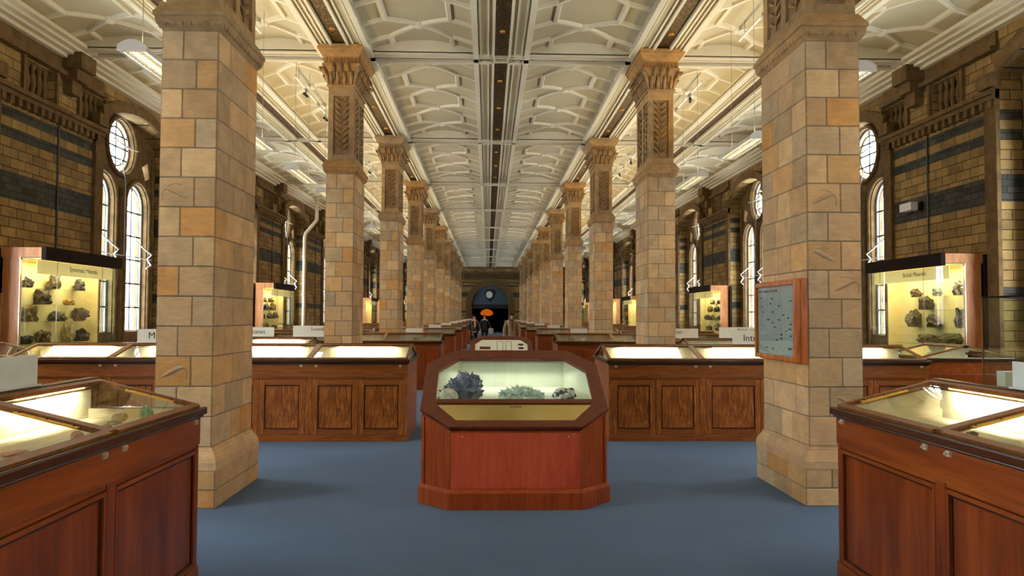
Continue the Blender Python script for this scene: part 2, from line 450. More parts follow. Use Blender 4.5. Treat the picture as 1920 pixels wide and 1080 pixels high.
b = MB()
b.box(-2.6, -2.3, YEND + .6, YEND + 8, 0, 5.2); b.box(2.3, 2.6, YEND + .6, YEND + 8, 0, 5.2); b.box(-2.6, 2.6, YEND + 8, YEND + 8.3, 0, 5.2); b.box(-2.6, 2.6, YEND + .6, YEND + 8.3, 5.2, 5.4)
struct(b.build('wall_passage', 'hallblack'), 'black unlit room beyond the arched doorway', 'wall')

# lunette in the doorway
t = thing('lunette_panel', 'blue grey half round panel with a black emblem above the far doorway', 'panel', (0, YEND + .25, 2.62))
b = MB(); p = [(-AR + .02, 0), (AR - .02, 0)] + [(x, z - 2.62) for x, z in arc(0, 2.87, AR - .02, 0, pi, 24)]
b.hexa([(x, .05, z) for x, z in p], [(x, -.05, z) for x, z in p]); o = b.build('panel_sheet', 'lunette', t); fixnormals(o)
b = MB(); b.box(-AR + .02, AR - .02, -.12, .06, -.2, .22); b.build('beam', 'blackpaint', t)
b = MB(); pts = [(-.55, 1.3), (-.45, 1.62), (-.1, 1.78), (.35, 1.76), (.56, 1.6), (.54, 1.3), (.38, .9), (.12, .52), (-.05, .50), (-.3, .78)]
b.hexa([(x, -.05, z) for x, z in pts], [(x, -.11, z) for x, z in pts]); e = b.build('emblem', 'blackpaint', t); fixnormals(e)
b = MB(); b.blob((-.1, -.12, 1.2), (.34, .05, .36), n=20, m=10); b.build('emblem_disc', 'paleface', e)

# orange exhibit in the dark room, the lamplight on it put in as emission
t = thing('glowing_exhibit', 'orange glowing rounded exhibit in the dark doorway at the end', 'exhibit', (-.35, YEND + 3.5, 0))
b = MB(); b.lathe([(.35, 0), (.35, .08), (.12, .12), (.12, 1.55), (.3, 1.62), (.3, 1.68)], 16); b.build('stand', 'blackpaint', t)
b = MB(); b.lathe([(.3, 1.68), (.62, 1.80), (.68, 1.98), (.55, 2.2), (.3, 2.34), (.02, 2.4)], 18)
M['glow'] = plain('emissive_orange_mineral', (230, 110, 30), .5, var=.5, nscale=5, emit=(240, 110, 20), estr=.55)
b.build('orange_dome', 'glow', t)

# ------------------------------------------------------------------ windows
def make_window(n, side, k):
    sg = -1 if side == 'left' else 1
    yc = YB(k) + WOFF
    place = ordn[k + 3]
    b = MB()
    outer = [(-HOPEN - .1, .85), (HOPEN + .1, .85)] + [(x, z) for x, z in seg_arch(0, HOPEN + .1, ZSPR + .1, RISE + .1)]
    sp1 = [(-1.42, 5.02), (-1.20, 4.92), (-1.02, 5.22), (-1.30, 5.36)]
    holes = [light_poly(-LC, LH, ZSILL, LS), light_poly(LC, LH, ZSILL, LS), arc(0, OZ, OR, 0, 2 * pi, 28)[:-1], sp1, [(-x, z) for x, z in sp1][::-1]]
    v, f = plate_geo(outer, holes, .26)
    X = sg * (XW + .52)
    b.add([(sg * c, a, z) for a, z, c in v], f)
    w = b.build('window_%d' % n, ['wallstone'], None, (X, yc, 0)); fixnormals(w)
    struct(w, 'two light arched stone window with a round light, %s bay of the %s wall' % (place, side), 'window')
    # roll mouldings on the stonework
    b = MB(); xi = -sg * .15
    for c in (-LC, LC):
        b.tube([(xi, c - LH - .07, 1.0), (xi, c - LH - .07, LS)] + [(xi, a, z) for a, z in reversed(arc(c, LS, LH + .07, 0, pi, 14))] + [(xi, c + LH + .07, 1.0)], .05, 8)
    b.tube([(xi, a, z) for a, z in arc(0, OZ, OR + .07, 0, 2 * pi, 30)], .05, 8)
    b.tube([(xi, 0, 1.0), (xi, 0, 4.55)], .07, 8)
    for c in (-HOPEN + .12, HOPEN - .12): b.tube([(xi, c, 1.0), (xi, c, 5.5)], .06, 8)
    b.box(min(xi, 0) - .1, max(xi, 0) + .1, -HOPEN + .02, HOPEN - .02, .97, 1.08)
    b.build('roll_moulding', 'wallstone', w)
    # panes
    def pane(name, poly):
        b = MB(); b.hexa([(-.003, a, z) for a, z in poly], [(.003, a, z) for a, z in poly]); o = b.build(name, 'winglass', w); fixnormals(o)
    pane('pane', light_poly(-LC, LH, ZSILL, LS)); pane('pane', light_poly(LC, LH, ZSILL, LS)); pane('pane', arc(0, OZ, OR, 0, 2 * pi, 28)[:-1])
    # painted frames and glazing bars
    b = MB()
    for c in (-LC, LC):
        b.tube([(0, c - LH + .02, ZSILL + .02), (0, c - LH + .02, LS)] + [(0, a, z) for a, z in reversed(arc(c, LS, LH - .02, 0, pi, 14))] + [(0, c + LH - .02, ZSILL + .02), (0, c - LH + .02, ZSILL + .02)], .028, 6)
    b.tube([(0, a, z) for a, z in arc(0, OZ, OR - .02, 0, 2 * pi, 28)], .03, 6)
    b.build('window_frame', 'frame_white', w)
    b = MB()
    for c in (-LC, LC):
        b.box(-.012, .012, c - .018, c + .018, ZSILL, LS + LH - .02)
        for i in range(1, 6): z = ZSILL + i * .56; b.box(-.012, .012, c - LH, c + LH, z - .018, z + .018)
        b.tube([(0, c - LH + .11, ZSILL), (0, c - LH + .11, LS)] + [(0, a, z) for a, z in reversed(arc(c, LS, LH - .11, 0, pi, 12))] + [(0, c + LH - .11, ZSILL)], .014, 5)
    b.tube([(0, a, z) for a, z in arc(0, OZ, OR - .16, 0, 2 * pi, 24)], .018, 5)
    for z in (-.26, 0, .26): b.box(-.012, .012, -sqrt(OR ** 2 - z * z), sqrt(OR ** 2 - z * z), OZ + z - .017, OZ + z + .017)
    b.box(-.012, .012, -.017, .017, OZ - OR, OZ + OR)
    b.build('glazing_bar', 'iron', w)
    # opening gear
    b = MB(); xr = -sg * .24
    b.tube([(xr, -LC - .3, 3.02), (xr, LC + .62, 3.02)], .013, 6)
    for c in (-LC, LC):
        b.tube([(-sg * .03, c + .16, 3.45), (-sg * .36, c + .32, 3.12), (xr, c + .36, 3.02)], .022, 6)
        b.tube([(xr, c + .36, 3.02), (-sg * .36, c + .3, 2.86), (-sg * .36, c + .05, 2.78)], .02, 6)
    b.tube([(xr, 0, 3.02), (xr, 0, 4.7), (-sg * .1, 0, 5.45)], .012, 6)
    b.tube([(-sg * .03, -.2, OZ + .16), (-sg * .2, .1, OZ), (-sg * .34, .35, OZ - .05)], .018, 6)
    b.build('opening_gear', 'frame_white', w)
    # daylight portal
    l = bpy.data.lights.new('daylight', 'AREA'); l.shape = 'RECTANGLE'; l.size = 2.8; l.size_y = 5.0; l.cycles.is_portal = True
    o = bpy.data.objects.new('daylight', l); C.objects.link(o); o.location = (sg * (XW + .95), yc, 3.7); o.rotation_euler = (pi / 2, 0, sg * pi / 2)
    return w
n = 0
for side in ('left', 'right'):
    for k in range(-3, 11):
        n += 1; make_window(n, side, k)

# a pale building across the court, seen through the right hand windows
t = thing('neighbouring_building', 'pale brick building outside, seen through the windows on the right', 'building', (21, 30, 0))
b = MB(); b.box(0, 5, -45, 60, 0, 10.5); b.build('facade', 'facade', t)
b = MB()
for i in range(20):
    for z in (1, 4.4, 7.6): b.box(-.05, .1, -42 + i * 5, -40.4 + i * 5, z, z + 2.1)
b.build('window_rows', 'winslate', t)
t = thing('court_wall', 'grey stone range outside, seen low through the windows on the left', 'building', (-22, 30, 0))
b = MB(); b.box(-4, 0, -45, 60, 0, 4.6); b.build('facade', 'facade', t)
b = MB()
for i in range(20): b.box(-.1, .05, -42 + i * 5, -40.4 + i * 5, 1, 3.4)
b.build('window_rows', 'winslate', t)

# ------------------------------------------------------------------ ceiling
def ceiling():
    b = MB()   # 0 plaster, 1 white moulding
    for ci in range(6):
        xa, xb = XS[ci], XS[ci + 1]
        xl = xa + (.13 if ci > 0 else 0); xr = xb - (.13 if ci < 5 else 0)
        fl = .40 if ci in (2, 3) else .34
        for k in range(-3, 11):
            ya, yb = YB(k) + .10, YB(k + 1) - .10
            vx0, vx1 = xl + fl, xr - fl; vy0, vy1 = ya + .16, yb - .16
            h0 = .07; rise = .17; NX = 14
            xm = (vx0 + vx1) / 2; hw = (vx1 - vx0) / 2
            vz = lambda x: ZC + h0 + rise * (1 - ((x - xm) / hw) ** 2)
            # flat frame
            for r in ((xl, vx0, ya, yb), (vx1, xr, ya, yb), (vx0, vx1, ya, vy0), (vx0, vx1, vy1, yb)):
                b.add([(r[0], r[2], ZC), (r[1], r[2], ZC), (r[1], r[3], ZC), (r[0], r[3], ZC)], [(0, 3, 2, 1)], 0)
            xs = [vx0 + (vx1 - vx0) * i / NX for i in range(NX + 1)]
            # vault, its side steps and end lunettes
            v = []
            for x in xs: v += [(x, vy0, vz(x)), (x, vy1, vz(x))]
            b.add(v, [(2 * i, 2 * i + 1, 2 * i + 3, 2 * i + 2) for i in range(NX)], 0, (1, 1, 1, 1), True)
            for x in (vx0, vx1): b.add([(x, vy0, ZC), (x, vy1, ZC), (x, vy1, ZC + h0), (x, vy0, ZC + h0)], [(0, 1, 2, 3)], 1)
            for y in (vy0, vy1):
                v = []
                for x in xs: v += [(x, y, ZC), (x, y, vz(x))]
                b.add(v, [(2 * i, 2 * i + 1, 2 * i + 3, 2 * i + 2) for i in range(NX)], 1)
            # mouldings round the frame
            for d, wd, hh in ((0, .045, .05), (.10, .03, .025), (fl - .10, .10, .06), (fl - .16, .03, .03)):
                b.box(xl + d, xl + d + wd, ya, yb, ZC - hh, ZC + .02, 1); b.box(xr - d - wd, xr - d, ya, yb, ZC - hh, ZC + .02, 1)
            for d, wd, hh in ((0, .035, .05), (.11, .05, .035)):
                b.box(xl, xr, ya + d, ya + d + wd, ZC - hh, ZC + .02, 1); b.box(xl, xr, yb - d - wd, yb - d, ZC - hh, ZC + .02, 1)
            if ci in (0, 5):     # stepped cornice along the outer wall
                for d, hh in ((.50, .03), (.38, .08), (.26, .13), (.14, .19)):
                    x0, x1 = (xa, xa + d) if ci == 0 else (xb - d, xb)
                    b.box(x0, x1, ya - .1, yb + .1, ZC - hh, ZC - hh + .07, 1)
            # lattice of ribs, four cells to a bay
            def rib(p, q, wd=.060, hh=.050, nseg=4):
                p = Vector(p); q = Vector(q); d = (q - p).normalized(); nn = Vector((-d.y, d.x)); rg = []
                for i in range(nseg + 1):
                    c = p + (q - p) * i / nseg; A = c + nn * wd; B = c - nn * wd; a2 = c + nn * wd * .55; b2 = c - nn * wd * .55
                    zc = vz(min(max(c.x, vx0), vx1))
                    rg.append([(A.x, A.y, zc + .01), (a2.x, a2.y, zc - hh), (b2.x, b2.y, zc - hh), (B.x, B.y, zc + .01)])
                b.rings(rg, 1, (1, 1, 1, 1), True, False)
            L = (vy1 - vy0) / 4; bxx = .60 * hw
            seg = 3 if k < 5 else 2
            for c in range(4):
                yc = vy0 + (c + .5) * L
                for sx in (-1, 1):
                    for sy in (-1, 1):
                        kx, ky = xm + sx * bxx, yc + sy * .25 * L
                        rib((xm, yc), (kx, ky), nseg=seg); rib((kx, ky), (xm + sx * hw, ky), nseg=seg)
                        yo = yc + sy * .5 * L; rib((kx, ky), (kx, yo), nseg=1)
                b.lathe([(.02, vz(xm) - .09), (.07, vz(xm) - .08), (.10, vz(xm) - .045), (.11, vz(xm) + .01)], 8, xm, yc, 1)
    o = b.build('ceiling', ['plaster', 'plasterwhite'])
    struct(o, 'white moulded plaster ceiling of shallow ribbed vaults', 'ceiling')
    b = MB()
    for x in XS[1:-1]: b.box(x - .13, x + .13, YBACK, YEND, ZC + .012, ZC + .06)
    for k in range(-1, 12): b.box(-XW, XW, YB(k) - .10, YB(k) + .10, ZC + .010, ZC + .055)
    b.build('ornament_strip', 'ornament', o)
    b = MB()
    for x in XS[1:-1]:
        for k in range(-1, 12):
            for s2 in (-1, 1):
                b.box(x - .19, x + .19, YB(k) + s2 * .115 - .02, YB(k) + s2 * .115 + .02, ZC - .045, ZC + .02)
                b.box(x + s2 * .125 - .02, x + s2 * .125 + .02, YB(k) - .12, YB(k) + .12, ZC - .045, ZC + .02)
    b.build('strip_border', 'plasterwhite', o)
    b = MB(); b.box(-8.8, 8.8, YBACK - .5, YEND + .6, 7.36, 7.6); b.build('light_block_slab', 'plaster', o)  # unseen slab added over the ceiling to keep skylight from leaking in
ceiling()

# amber downlights in the ornamental strips
dm = MB(); dm.lathe([(.045, 0), (.05, .012), (.05, .03)], 12); dmr = dm.mesh('lamp_trim', ['brass'])
dm = MB(); dm.lathe([(.034, -.006), (.036, .01)], 12); dml = dm.mesh('lens', ['amber'])
ordn = ['first', 'second', 'third', 'fourth', 'fifth', 'sixth', 'seventh', 'eighth', 'ninth', 'tenth', 'eleventh', 'twelfth', 'thirteenth', 'fourteenth']
for x, nm in ((XS[2], 'over the left pillar row'), (XS[3], 'along the ceiling middle'), (XS[4], 'over the right pillar row')):
    i = 0
    for k in (1, 2, 3):
        for q in (.2, .5, .8):
            y = YB(k) + S * q
            t = thing('ceiling_downlight', 'amber downlight in the gilt strip %s, %s from the front' % (nm, ordn[i]), 'light', (x, y, ZC - .016), 0, 'amber ceiling downlights')
            link('lamp_trim', dmr, t); link('lens', dml, t); i += 1

# ------------------------------------------------------------------ stone piers
STONES = [(192, 164, 130), (184, 156, 124), (198, 168, 132), (178, 155, 126), (190, 158, 120), (200, 172, 134), (180, 160, 134), (194, 158, 112), (186, 164, 136), (182, 155, 122)]
def stone_col(rnd, dark=1.0):
    c = lin(*rnd.choice(STONES)); j = rnd.uniform(.9, 1.13) * dark
    if rnd.random() < .035: c = lin(194, 148, 94)
    return tuple(min(1, x * j * w) for x, w in zip(c[:3], (1.06, 1.0, .88))) + (1,)
MORTAR = tuple(lin(128, 116, 98))

def block_face(b, o, u, v, n, w, h, col, g=.0045, d=.006):
    """one dressed stone: a bevelled cushion standing on a face; o corner, u/v unit axes, n outward normal"""
    o, u, v, n = map(Vector, (o, u, v, n))
    P = lambda a, c, e: o + u * a + v * c + n * e
    out = [P(g, g, 0), P(w - g, g, 0), P(w - g, h - g, 0), P(g, h - g, 0)]
    inn = [P(g + .006, g + .006, d), P(w - g - .006, g + .006, d), P(w - g - .006, h - g - .006, d), P(g + .006, h - g - .006, d)]
    b.add(out + inn, [(4, 5, 6, 7), (0, 1, 5, 4), (1, 2, 6, 5), (2, 3, 7, 6), (3, 0, 4, 7)], 0, col)

def coursed(b, hx, hy, z0, zs, rnd, dark=1.0):
    d = .007; b.box(-hx + d, hx - d, -hy + d, hy - d, z0, z0 + sum(zs), 0, MORTAR)
    z = z0
    for i, h in enumerate(zs):
        a = .38 if i % 2 else .62
        front = [2 * hx * a, 2 * hx * (1 - a)]; c = rnd.uniform(.24, .32) if i % 2 else rnd.uniform(.36, .46); e = rnd.uniform(.24, .34)
        side = [2 * hy * c, 2 * hy * (1 - c - e), 2 * hy * e]
        for (o, u, n, ws) in (((-hx + d, -hy + d, z), (1, 0, 0), (0, -1, 0), front), ((hx - d, -hy + d, z), (0, 1, 0), (1, 0, 0), side),
                              ((hx - d, hy - d, z), (-1, 0, 0), (0, 1, 0), front), ((-hx + d, hy - d, z), (0, -1, 0), (-1, 0, 0), side)):
            tot = 2 * ((hx if u[0] else hy) - d); sc = tot / sum(ws); p = Vector(o)
            for wd in ws:
                block_face(b, p, u, (0, 0, 1), n, wd * sc, h, stone_col(rnd, dark)); p = p + Vector(u) * wd * sc
        z += h

def rect(hx, hy, z): return [(-hx, -hy, z), (hx, -hy, z), (hx, hy, z), (-hx, hy, z)]
HX, HY = .2575, .56
def pier_meshes(seed):
    rnd = random.Random(seed); out = {}
    b = MB(); coursed(b, HX + .06, HY + .06, 0, [.16, .17], rnd, 1.02)
    c = stone_col(rnd)
    prof = [(.06, .33), (.06, .40), (.055, .41), (.05, .43), (.03, .46), (.012, .49), (.012, .505), (.0, .51), (.0, .525)]
    b.rings([rect(HX + d, HY + d, z) for d, z in prof], 0, c)
    out['plinth'] = b.mesh('plinth', ['stone'])
    b = MB(); coursed(b, HX, HY, .525, [.267] * 14, rnd); out['shaft'] = b.mesh('shaft', ['stone'])
    b = MB(); c = stone_col(rnd, .95)
    prof = [(-.005, 4.263), (.005, 4.275), (.035, 4.31), (.045, 4.35), (.045, 4.375), (.06, 4.385), (.06, 4.42), (.05, 4.43), (.02, 4.48), (-.005, 4.52), (-.025, 4.53)]
    b.rings([rect(HX + d, HY + d, z) for d, z in prof], 0, c)
    for s2 in (-1, 1):          # little carved leaves of the necking
        for i in range(7):
            x = -HX + .04 + i * (2 * HX - .08) / 6; b.blob((x, s2 * (HY + .034), 4.325), (.03, .014, .034), 0, c, 6, 4)
        for i in range(15):
            y = -HY + .04 + i * (2 * HY - .08) / 14; b.blob((s2 * (HX + .034), y, 4.325), (.014, .03, .034), 0, c, 6, 4)
    out['necking'] = b.mesh('necking', ['carved'])
    ux, uy = HX - .025, HY - .025
    b = MB(); c = stone_col(rnd, .9)
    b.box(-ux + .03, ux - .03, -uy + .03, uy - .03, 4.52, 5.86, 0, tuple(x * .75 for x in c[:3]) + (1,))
    for zz in ((4.52, 4.62), (5.70, 5.86)): b.box(-ux, ux, -uy, uy, zz[0], zz[1], 0, c)
    for sx in (-1, 1):
        for sy in (-1, 1):
            x0, x1 = sorted((sx * ux, sx * (ux - .09))); y0, y1 = sorted((sy * uy, sy * (uy - .11))); b.box(x0, x1, y0, y1, 4.62, 5.70, 0, stone_col(rnd, .92))
    for sx in (-1, 1):          # the long sides carry two panels: a rib between them
        x0, x1 = sorted((sx * ux, sx * (ux - .06))); b.box(x0, x1, -.06, .06, 4.62, 5.70, 0, c)
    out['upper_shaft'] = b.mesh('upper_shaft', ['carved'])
    # leaf reliefs
    def leaves(axis, cpos, off, half):
        b = MB(); c = stone_col(rnd, .8)
        def P(a, z, e): return (cpos + a, -off - e, z) if axis == 'y-' else (cpos + a, off + e, z) if axis == 'y+' else ((off + e) * (1 if axis == 'x+' else -1), cpos + a, z)
        b.tube([P(.01 * sin(z * 9), z, .004) for z in [4.66 + .1 * i for i in range(11)]], .012, 5, 0, c)
        for i in range(9):
            z = 4.70 + i * .11
            for s2 in (-1, 1):
                b.tube([P(0, z, .006), P(s2 * half * .5, z + .05, .024), P(s2 * half * .9, z + .10, .012)], [.010, .026, .006], 5, 0, c)
        return b.mesh('carved_leaf_panel', ['carved'])
    out['leaf'] = [leaves('y-', 0, uy - .03, .13), leaves('y+', 0, uy - .03, .13)] + [leaves(a, p, ux - .03, .16) for a in ('x+', 'x-') for p in (-.25, .25)]
    # foliage capital: a flaring bell with two tiers of curled leaves
    b = MB(); c = stone_col(rnd, .86)
    b.rings([rect(ux + d, uy + d, z) for d, z in ((.02, 5.86), (.03, 5.875), (.03, 5.90), (.0, 5.91), (.01, 6.0), (.04, 6.12), (.10, 6.24), (.11, 6.27))], 0, c)
    def leaf(px, py, nx, ny, z0, h, r):
        pts = [(px + nx * .0, py + ny * .0, z0), (px + nx * .035, py + ny * .035, z0 + h * .45), (px + nx * r, py + ny * r, z0 + h * .9), (px + nx * (r + .05), py + ny * (r + .05), z0 + h * .86), (px + nx * (r + .045), py + ny * (r + .045), z0 + h * .70)]
        cc = stone_col(rnd, .84); b.tube(pts, [.022, .036, .034, .030, .012], 6, 0, cc)
    for s2 in (-1, 1):
        for i in range(4):
            x = -ux + .05 + i * (2 * ux - .10) / 3; leaf(x, s2 * uy, 0, s2, 5.90, .22, .06)
        for i in range(3):
            x = -ux + .10 + i * (2 * ux - .20) / 2; leaf(x, s2 * (uy + .02), 0, s2, 6.0, .27, .10)
        for i in range(8):
            y = -uy + .05 + i * (2 * uy - .10) / 7; leaf(s2 * ux, y, s2, 0, 5.90, .22, .06)
        for i in range(7):
            y = -uy + .12 + i * (2 * uy - .24) / 6; leaf(s2 * (ux + .02), y, s2, 0, 6.0, .27, .10)
        for s3 in (-1, 1): leaf(s2 * ux, s3 * uy, s2 * .75, s3 * .75, 5.92, .30, .13)
    out['capital'] = b.mesh('capital', ['carved'])
    b = MB(); c = stone_col(rnd, .98)
    prof = [(.03, 6.27), (.05, 6.28), (.05, 6.40), (.07, 6.41), (.09, 6.43), (.12, 6.47), (.13, 6.50), (.155, 6.52), (.155, 6.56), (.17, 6.565), (.17, 6.60)]
    b.rings([rect(HX + d, HY + d, z) for d, z in prof], 0, c)
    dk = tuple(x * .7 for x in c[:3]) + (1,)
    for s2 in (-1, 1):
        for i in range(9):
            x = -HX - .01 + i * (2 * HX + .02) / 8; b.box(x - .012, x + .012, min(s2 * (HY + .05), s2 * (HY + .062)), max(s2 * (HY + .05), s2 * (HY + .062)), 6.30, 6.38, 0, dk)
        for i in range(19):
            y = -HY - .01 + i * (2 * HY + .02) / 18; b.box(min(s2 * (HX + .05), s2 * (HX + .062)), max(s2 * (HX + .05), s2 * (HX + .062)), y - .012, y + .012, 6.30, 6.38, 0, dk)
    out['abacus'] = b.mesh('abacus', ['carved'])
    return out
PM = [pier_meshes(s) for s in (3, 11, 29, 41)]
for side, x in (('left', PX[0]), ('right', PX[1])):
    for k in range(1, 11):
        pm = PM[(k * 2 + (side == 'right')) % 4]
        t = thing('stone_pier', 'square sandstone pillar with carved capital, %s from the front in the %s row' % (ordn[k - 1], side), 'pillar', (x, YB(k), 0), 0, 'stone pillars of the %s row' % side)
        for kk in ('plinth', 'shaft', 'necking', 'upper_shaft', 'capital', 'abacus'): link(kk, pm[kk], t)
        for m in pm['leaf']: link('carved_leaf_panel', m, t)
        if k == 1:      # shallow creature carvings on single blocks of the nearest pillars
            c = lin(178, 152, 118)
            for cz, cx, s2 in ((2.26, -.10, 1), (1.99, .10, -1), (.925, .10, 1), (2.79, -.10, -1)) if side == 'right' else ((1.19, -.10, -1), (2.79, -.10, 1)):
                b = MB(); pts = [(cx - s2 * .10, -HY + .008, cz + .045), (cx - s2 * .05, -HY + .018, cz + .035), (cx + s2 * .03, -HY + .016, cz - .01), (cx + s2 * .10, -HY + .006, cz - .05)]
                b.tube(pts, [.012, .030, .026, .008], 8, 0, c)
                b.tube([(cx - s2 * .09, -HY + .002, cz + .04), (cx - s2 * .125, -HY + .002, cz), (cx - s2 * .12, -HY + .002, cz - .07)], .006, 5, 0, c)
                b.tube([(cx - s2 * .08, -HY + .002, cz + .06), (cx, -HY + .002, cz + .085), (cx + s2 * .05, -HY + .002, cz + .07)], .005, 5, 0, c)
                b.build('creature_carving', 'stone', t)

# ------------------------------------------------------------------ desk cases
ZR, ZT, HWD = 1.10, 1.275, .70      # rail height, ridge height, half width
def slope_pt(x, t, e=0.0, sgn=-1):
    """t 0 at the rail, 1 at the ridge; e along the slope's outward normal"""
    L = sqrt(HWD ** 2 + (ZT - ZR) ** 2); ny, nz = (ZT - ZR) / L, HWD / L
    return (x, sgn * (HWD * (1 - t) + ny * e), ZR + (ZT - ZR) * t + nz * e)
def slope_bar(b, x0, x1, t0, t1, e0=-.012, e1=.016, sgn=-1, mat=0):
    q = lambda e: [slope_pt(x0, t0, e, sgn), slope_pt(x1, t0, e, sgn), slope_pt(x1, t1, e, sgn), slope_pt(x0, t1, e, sgn)]
    b.hexa(q(e0), q(e1), mat)

def door_mesh(w, h, mats, name='door', f=.075):
    b = MB()
    b.box(f, w - f, .017, .023, f, h - f, 0)
    for x0, x1, z0, z1, m in ((0, f, 0, h, 0), (w - f, w, 0, h, 0), (f, w - f, 0, f, 1), (f, w - f, h - f, h, 1)): b.box(x0 + .001, x1 - .001, 0, .024, z0, z1, m)
    g = f + .014
    for x0, x1, z0, z1 in ((f, g, f, h - f), (w - g, w - f, f, h - f), (g, w - g, f, g), (g, w - g, h - g, h - f)): b.box(x0, x1, .009, .02, z0, z1, 2)  # dark wood beads stand in for shadow lines round the panel
    return b.mesh(name, list(mats) + ['darkwood'])

def tri_pane(b, x, th=.006):
    p = lambda xx: [(xx, -HWD + .05, ZR + .008), (xx, HWD - .05, ZR + .008), (xx, 0, ZT - .012)]
    b.hexa(p(x), p(x + th))

def desk_case(label, panes, wood, loc, rotz, lit=False, doors=2, lined_end=None, group=None, locks=True, stays=False):
    """double sloped glazed desk case; length along local x, front towards local -y"""
    wv, wh = wood; L = sum(panes); t = thing('desk_case', label, 'display case', loc, rotz, group)
    ed = [0]
    for p in panes: ed.append(ed[-1] + p)
    b = MB(); b.box(.03, L - .03, -HWD + .04, HWD - .04, .08, .98, 0); b.box(.0, L, -HWD, HWD, 0, .085, 1)
    for x in ed: x0, x1 = max(.005, x - .045), min(L - .005, x + .045); b.box(x0, x1, -HWD + .012, HWD - .012, .085, .86, 0)
    b.box(.012, L - .012, -HWD + .018, HWD - .018, .835, .862, 1)
    for s2 in (-1, 1): y0, y1 = sorted((s2 * (HWD - .06), s2 * (HWD - .004))); b.box(.004, L - .004, y0, y1, .862, 1.055, 1)
    for x0, x1 in ((.004, .06), (L - .06, L - .004)): b.box(x0, x1, -HWD + .06, HWD - .06, .862, 1.055, 1)
    o = b.build('carcass', [wv, wh], t); bevel(o, .004)
    b = MB()
    for s2 in (-1, 1):
        y0, y1 = sorted((s2 * (HWD - .05), s2 * (HWD + .028))); b.box(-.028, L + .028, y0, y1, 1.052, ZR)
        y0, y1 = sorted((s2 * (HWD - .02), s2 * (HWD + .012))); b.box(-.012, L + .012, y0, y1, 1.035, 1.054)
    for x0, x1 in ((-.028, .04), (L - .04, L + .028)): b.box(x0, x1, -HWD + .05, HWD - .05, 1.052, ZR)
    o = b.build('top_rail', 'darkwood', t); bevel(o, .012, 3)
    b = MB(); b.box(-.01, L + .01, -.035, .035, ZT - .03, ZT + .018); o = b.build('ridge_rail', 'darkwood', t); bevel(o, .008)
    # doors
    for i, p in enumerate(panes):
        w = (p - .09) / doors
        dm = door_mesh(w - .006, .74, [wv, wh], 'door', .075 if doors > 1 else .022)
        for j in range(doors):
            x = ed[i] + .045 + j * w + .003
            link('door', dm, t, (x, -HWD + .012, .09)); link('door', dm, t, (x + w - .006, HWD - .012, .09), pi)
    em = door_mesh(.42, .74, [wv, wh], 'end_panel')
    for j in range(3):
        link('end_panel', em, t, (.012, -HWD + .06 + (j + 1) * .43, .09), -pi / 2); link('end_panel', em, t, (L - .012, -HWD + .06 + j * .43, .09), pi / 2)
    # lids
    for i, p in enumerate(panes):
        for s2 in (-1, 1):
            x0, x1 = ed[i], ed[i + 1]; b = MB(); fw = .036
            slope_bar(b, x0, x0 + fw, 0.03, .96, sgn=s2); slope_bar(b, x1 - fw, x1, 0.03, .96, sgn=s2)
            slope_bar(b, x0 + fw, x1 - fw, .0, .07, sgn=s2); slope_bar(b, x0 + fw, x1 - fw, .90, .97, sgn=s2)
            lid = b.build('lid', ['lidwood'], t); fixnormals(lid)
            b = MB(); slope_bar(b, x0 + fw, x1 - fw, .07, .90, -.003, .003, s2); o = b.build('lid_pane', 'glass', lid); fixnormals(o)
            if stays and s2 < 0:
                b = MB(); xx = x1 - .068 if stays > 0 else x0 + .038
                q = lambda e, tt0, tt1: [slope_pt(xx, tt0, e), slope_pt(xx + .030, tt0, e), slope_pt(xx + .030, tt1, e), slope_pt(xx, tt1, e)]
                b.hexa(q(-.004, .22, .66), q(.0055, .22, .66))
                for tt in (.25, .44, .63): b.blob(slope_pt(xx + .015, tt, .0055), (.006, .006, .005), 1, (1, 1, 1, 1), 6, 4)
                o = b.build('stay', ['brass', 'ink'], lid)
            if locks:
                for xx in (x0 + .10, x1 - .10):
                    b = MB(); yy = s2 * (HWD + .004); y0, y1 = sorted((yy - s2 * .012, yy + s2 * .004)); b.box(xx - .018, xx + .018, y0, y1, 1.0, 1.03); b.tube([(xx - .008, yy, 1.014), (xx - .008, yy + s2 * .016, 1.014)], .007, 8); b.tube([(xx + .012, yy, 1.018), (xx + .012, yy + s2 * .01, 1.018)], .005, 8)
                    b.build('lock', 'palebrass', t)
    # inside
    b = MB(); b.box(.04, L - .04, -HWD + .062, HWD - .062, .985, 1.04); b.box(.04, L - .04, -.012, .012, 1.04, ZT - .03)
    for s2 in (-1, 1): y0, y1 = sorted((s2 * (HWD - .07), s2 * (HWD - .062))); b.box(.06, L - .06, y0, y1, 1.0, 1.058)
    for x in (.06, L - .068): b.box(x, x + .008, -HWD + .07, HWD - .07, 1.0, 1.098)
    if lined_end is not None:
        x = .035 if lined_end == 0 else L - .045
        b.hexa([(x, -HWD + .06, 1.0), (x, HWD - .06, 1.0), (x, HWD - .06, ZR - .005), (x, 0, ZT - .03), (x, -HWD + .06, ZR - .005)], [(x + .01, -HWD + .06, 1.0), (x + .01, HWD - .06, 1.0), (x + .01, HWD - .06, ZR - .005), (x + .01, 0, ZT - .03), (x + .01, -HWD + .06, ZR - .005)])
    o = b.build('display_tray', 'cream', t); fixnormals(o)
    for en, x in ((0, .02), (1, L - .026)):
        if lined_end != en: b = MB(); tri_pane(b, x); o = b.build('gable_pane', 'glass', t); fixnormals(o)
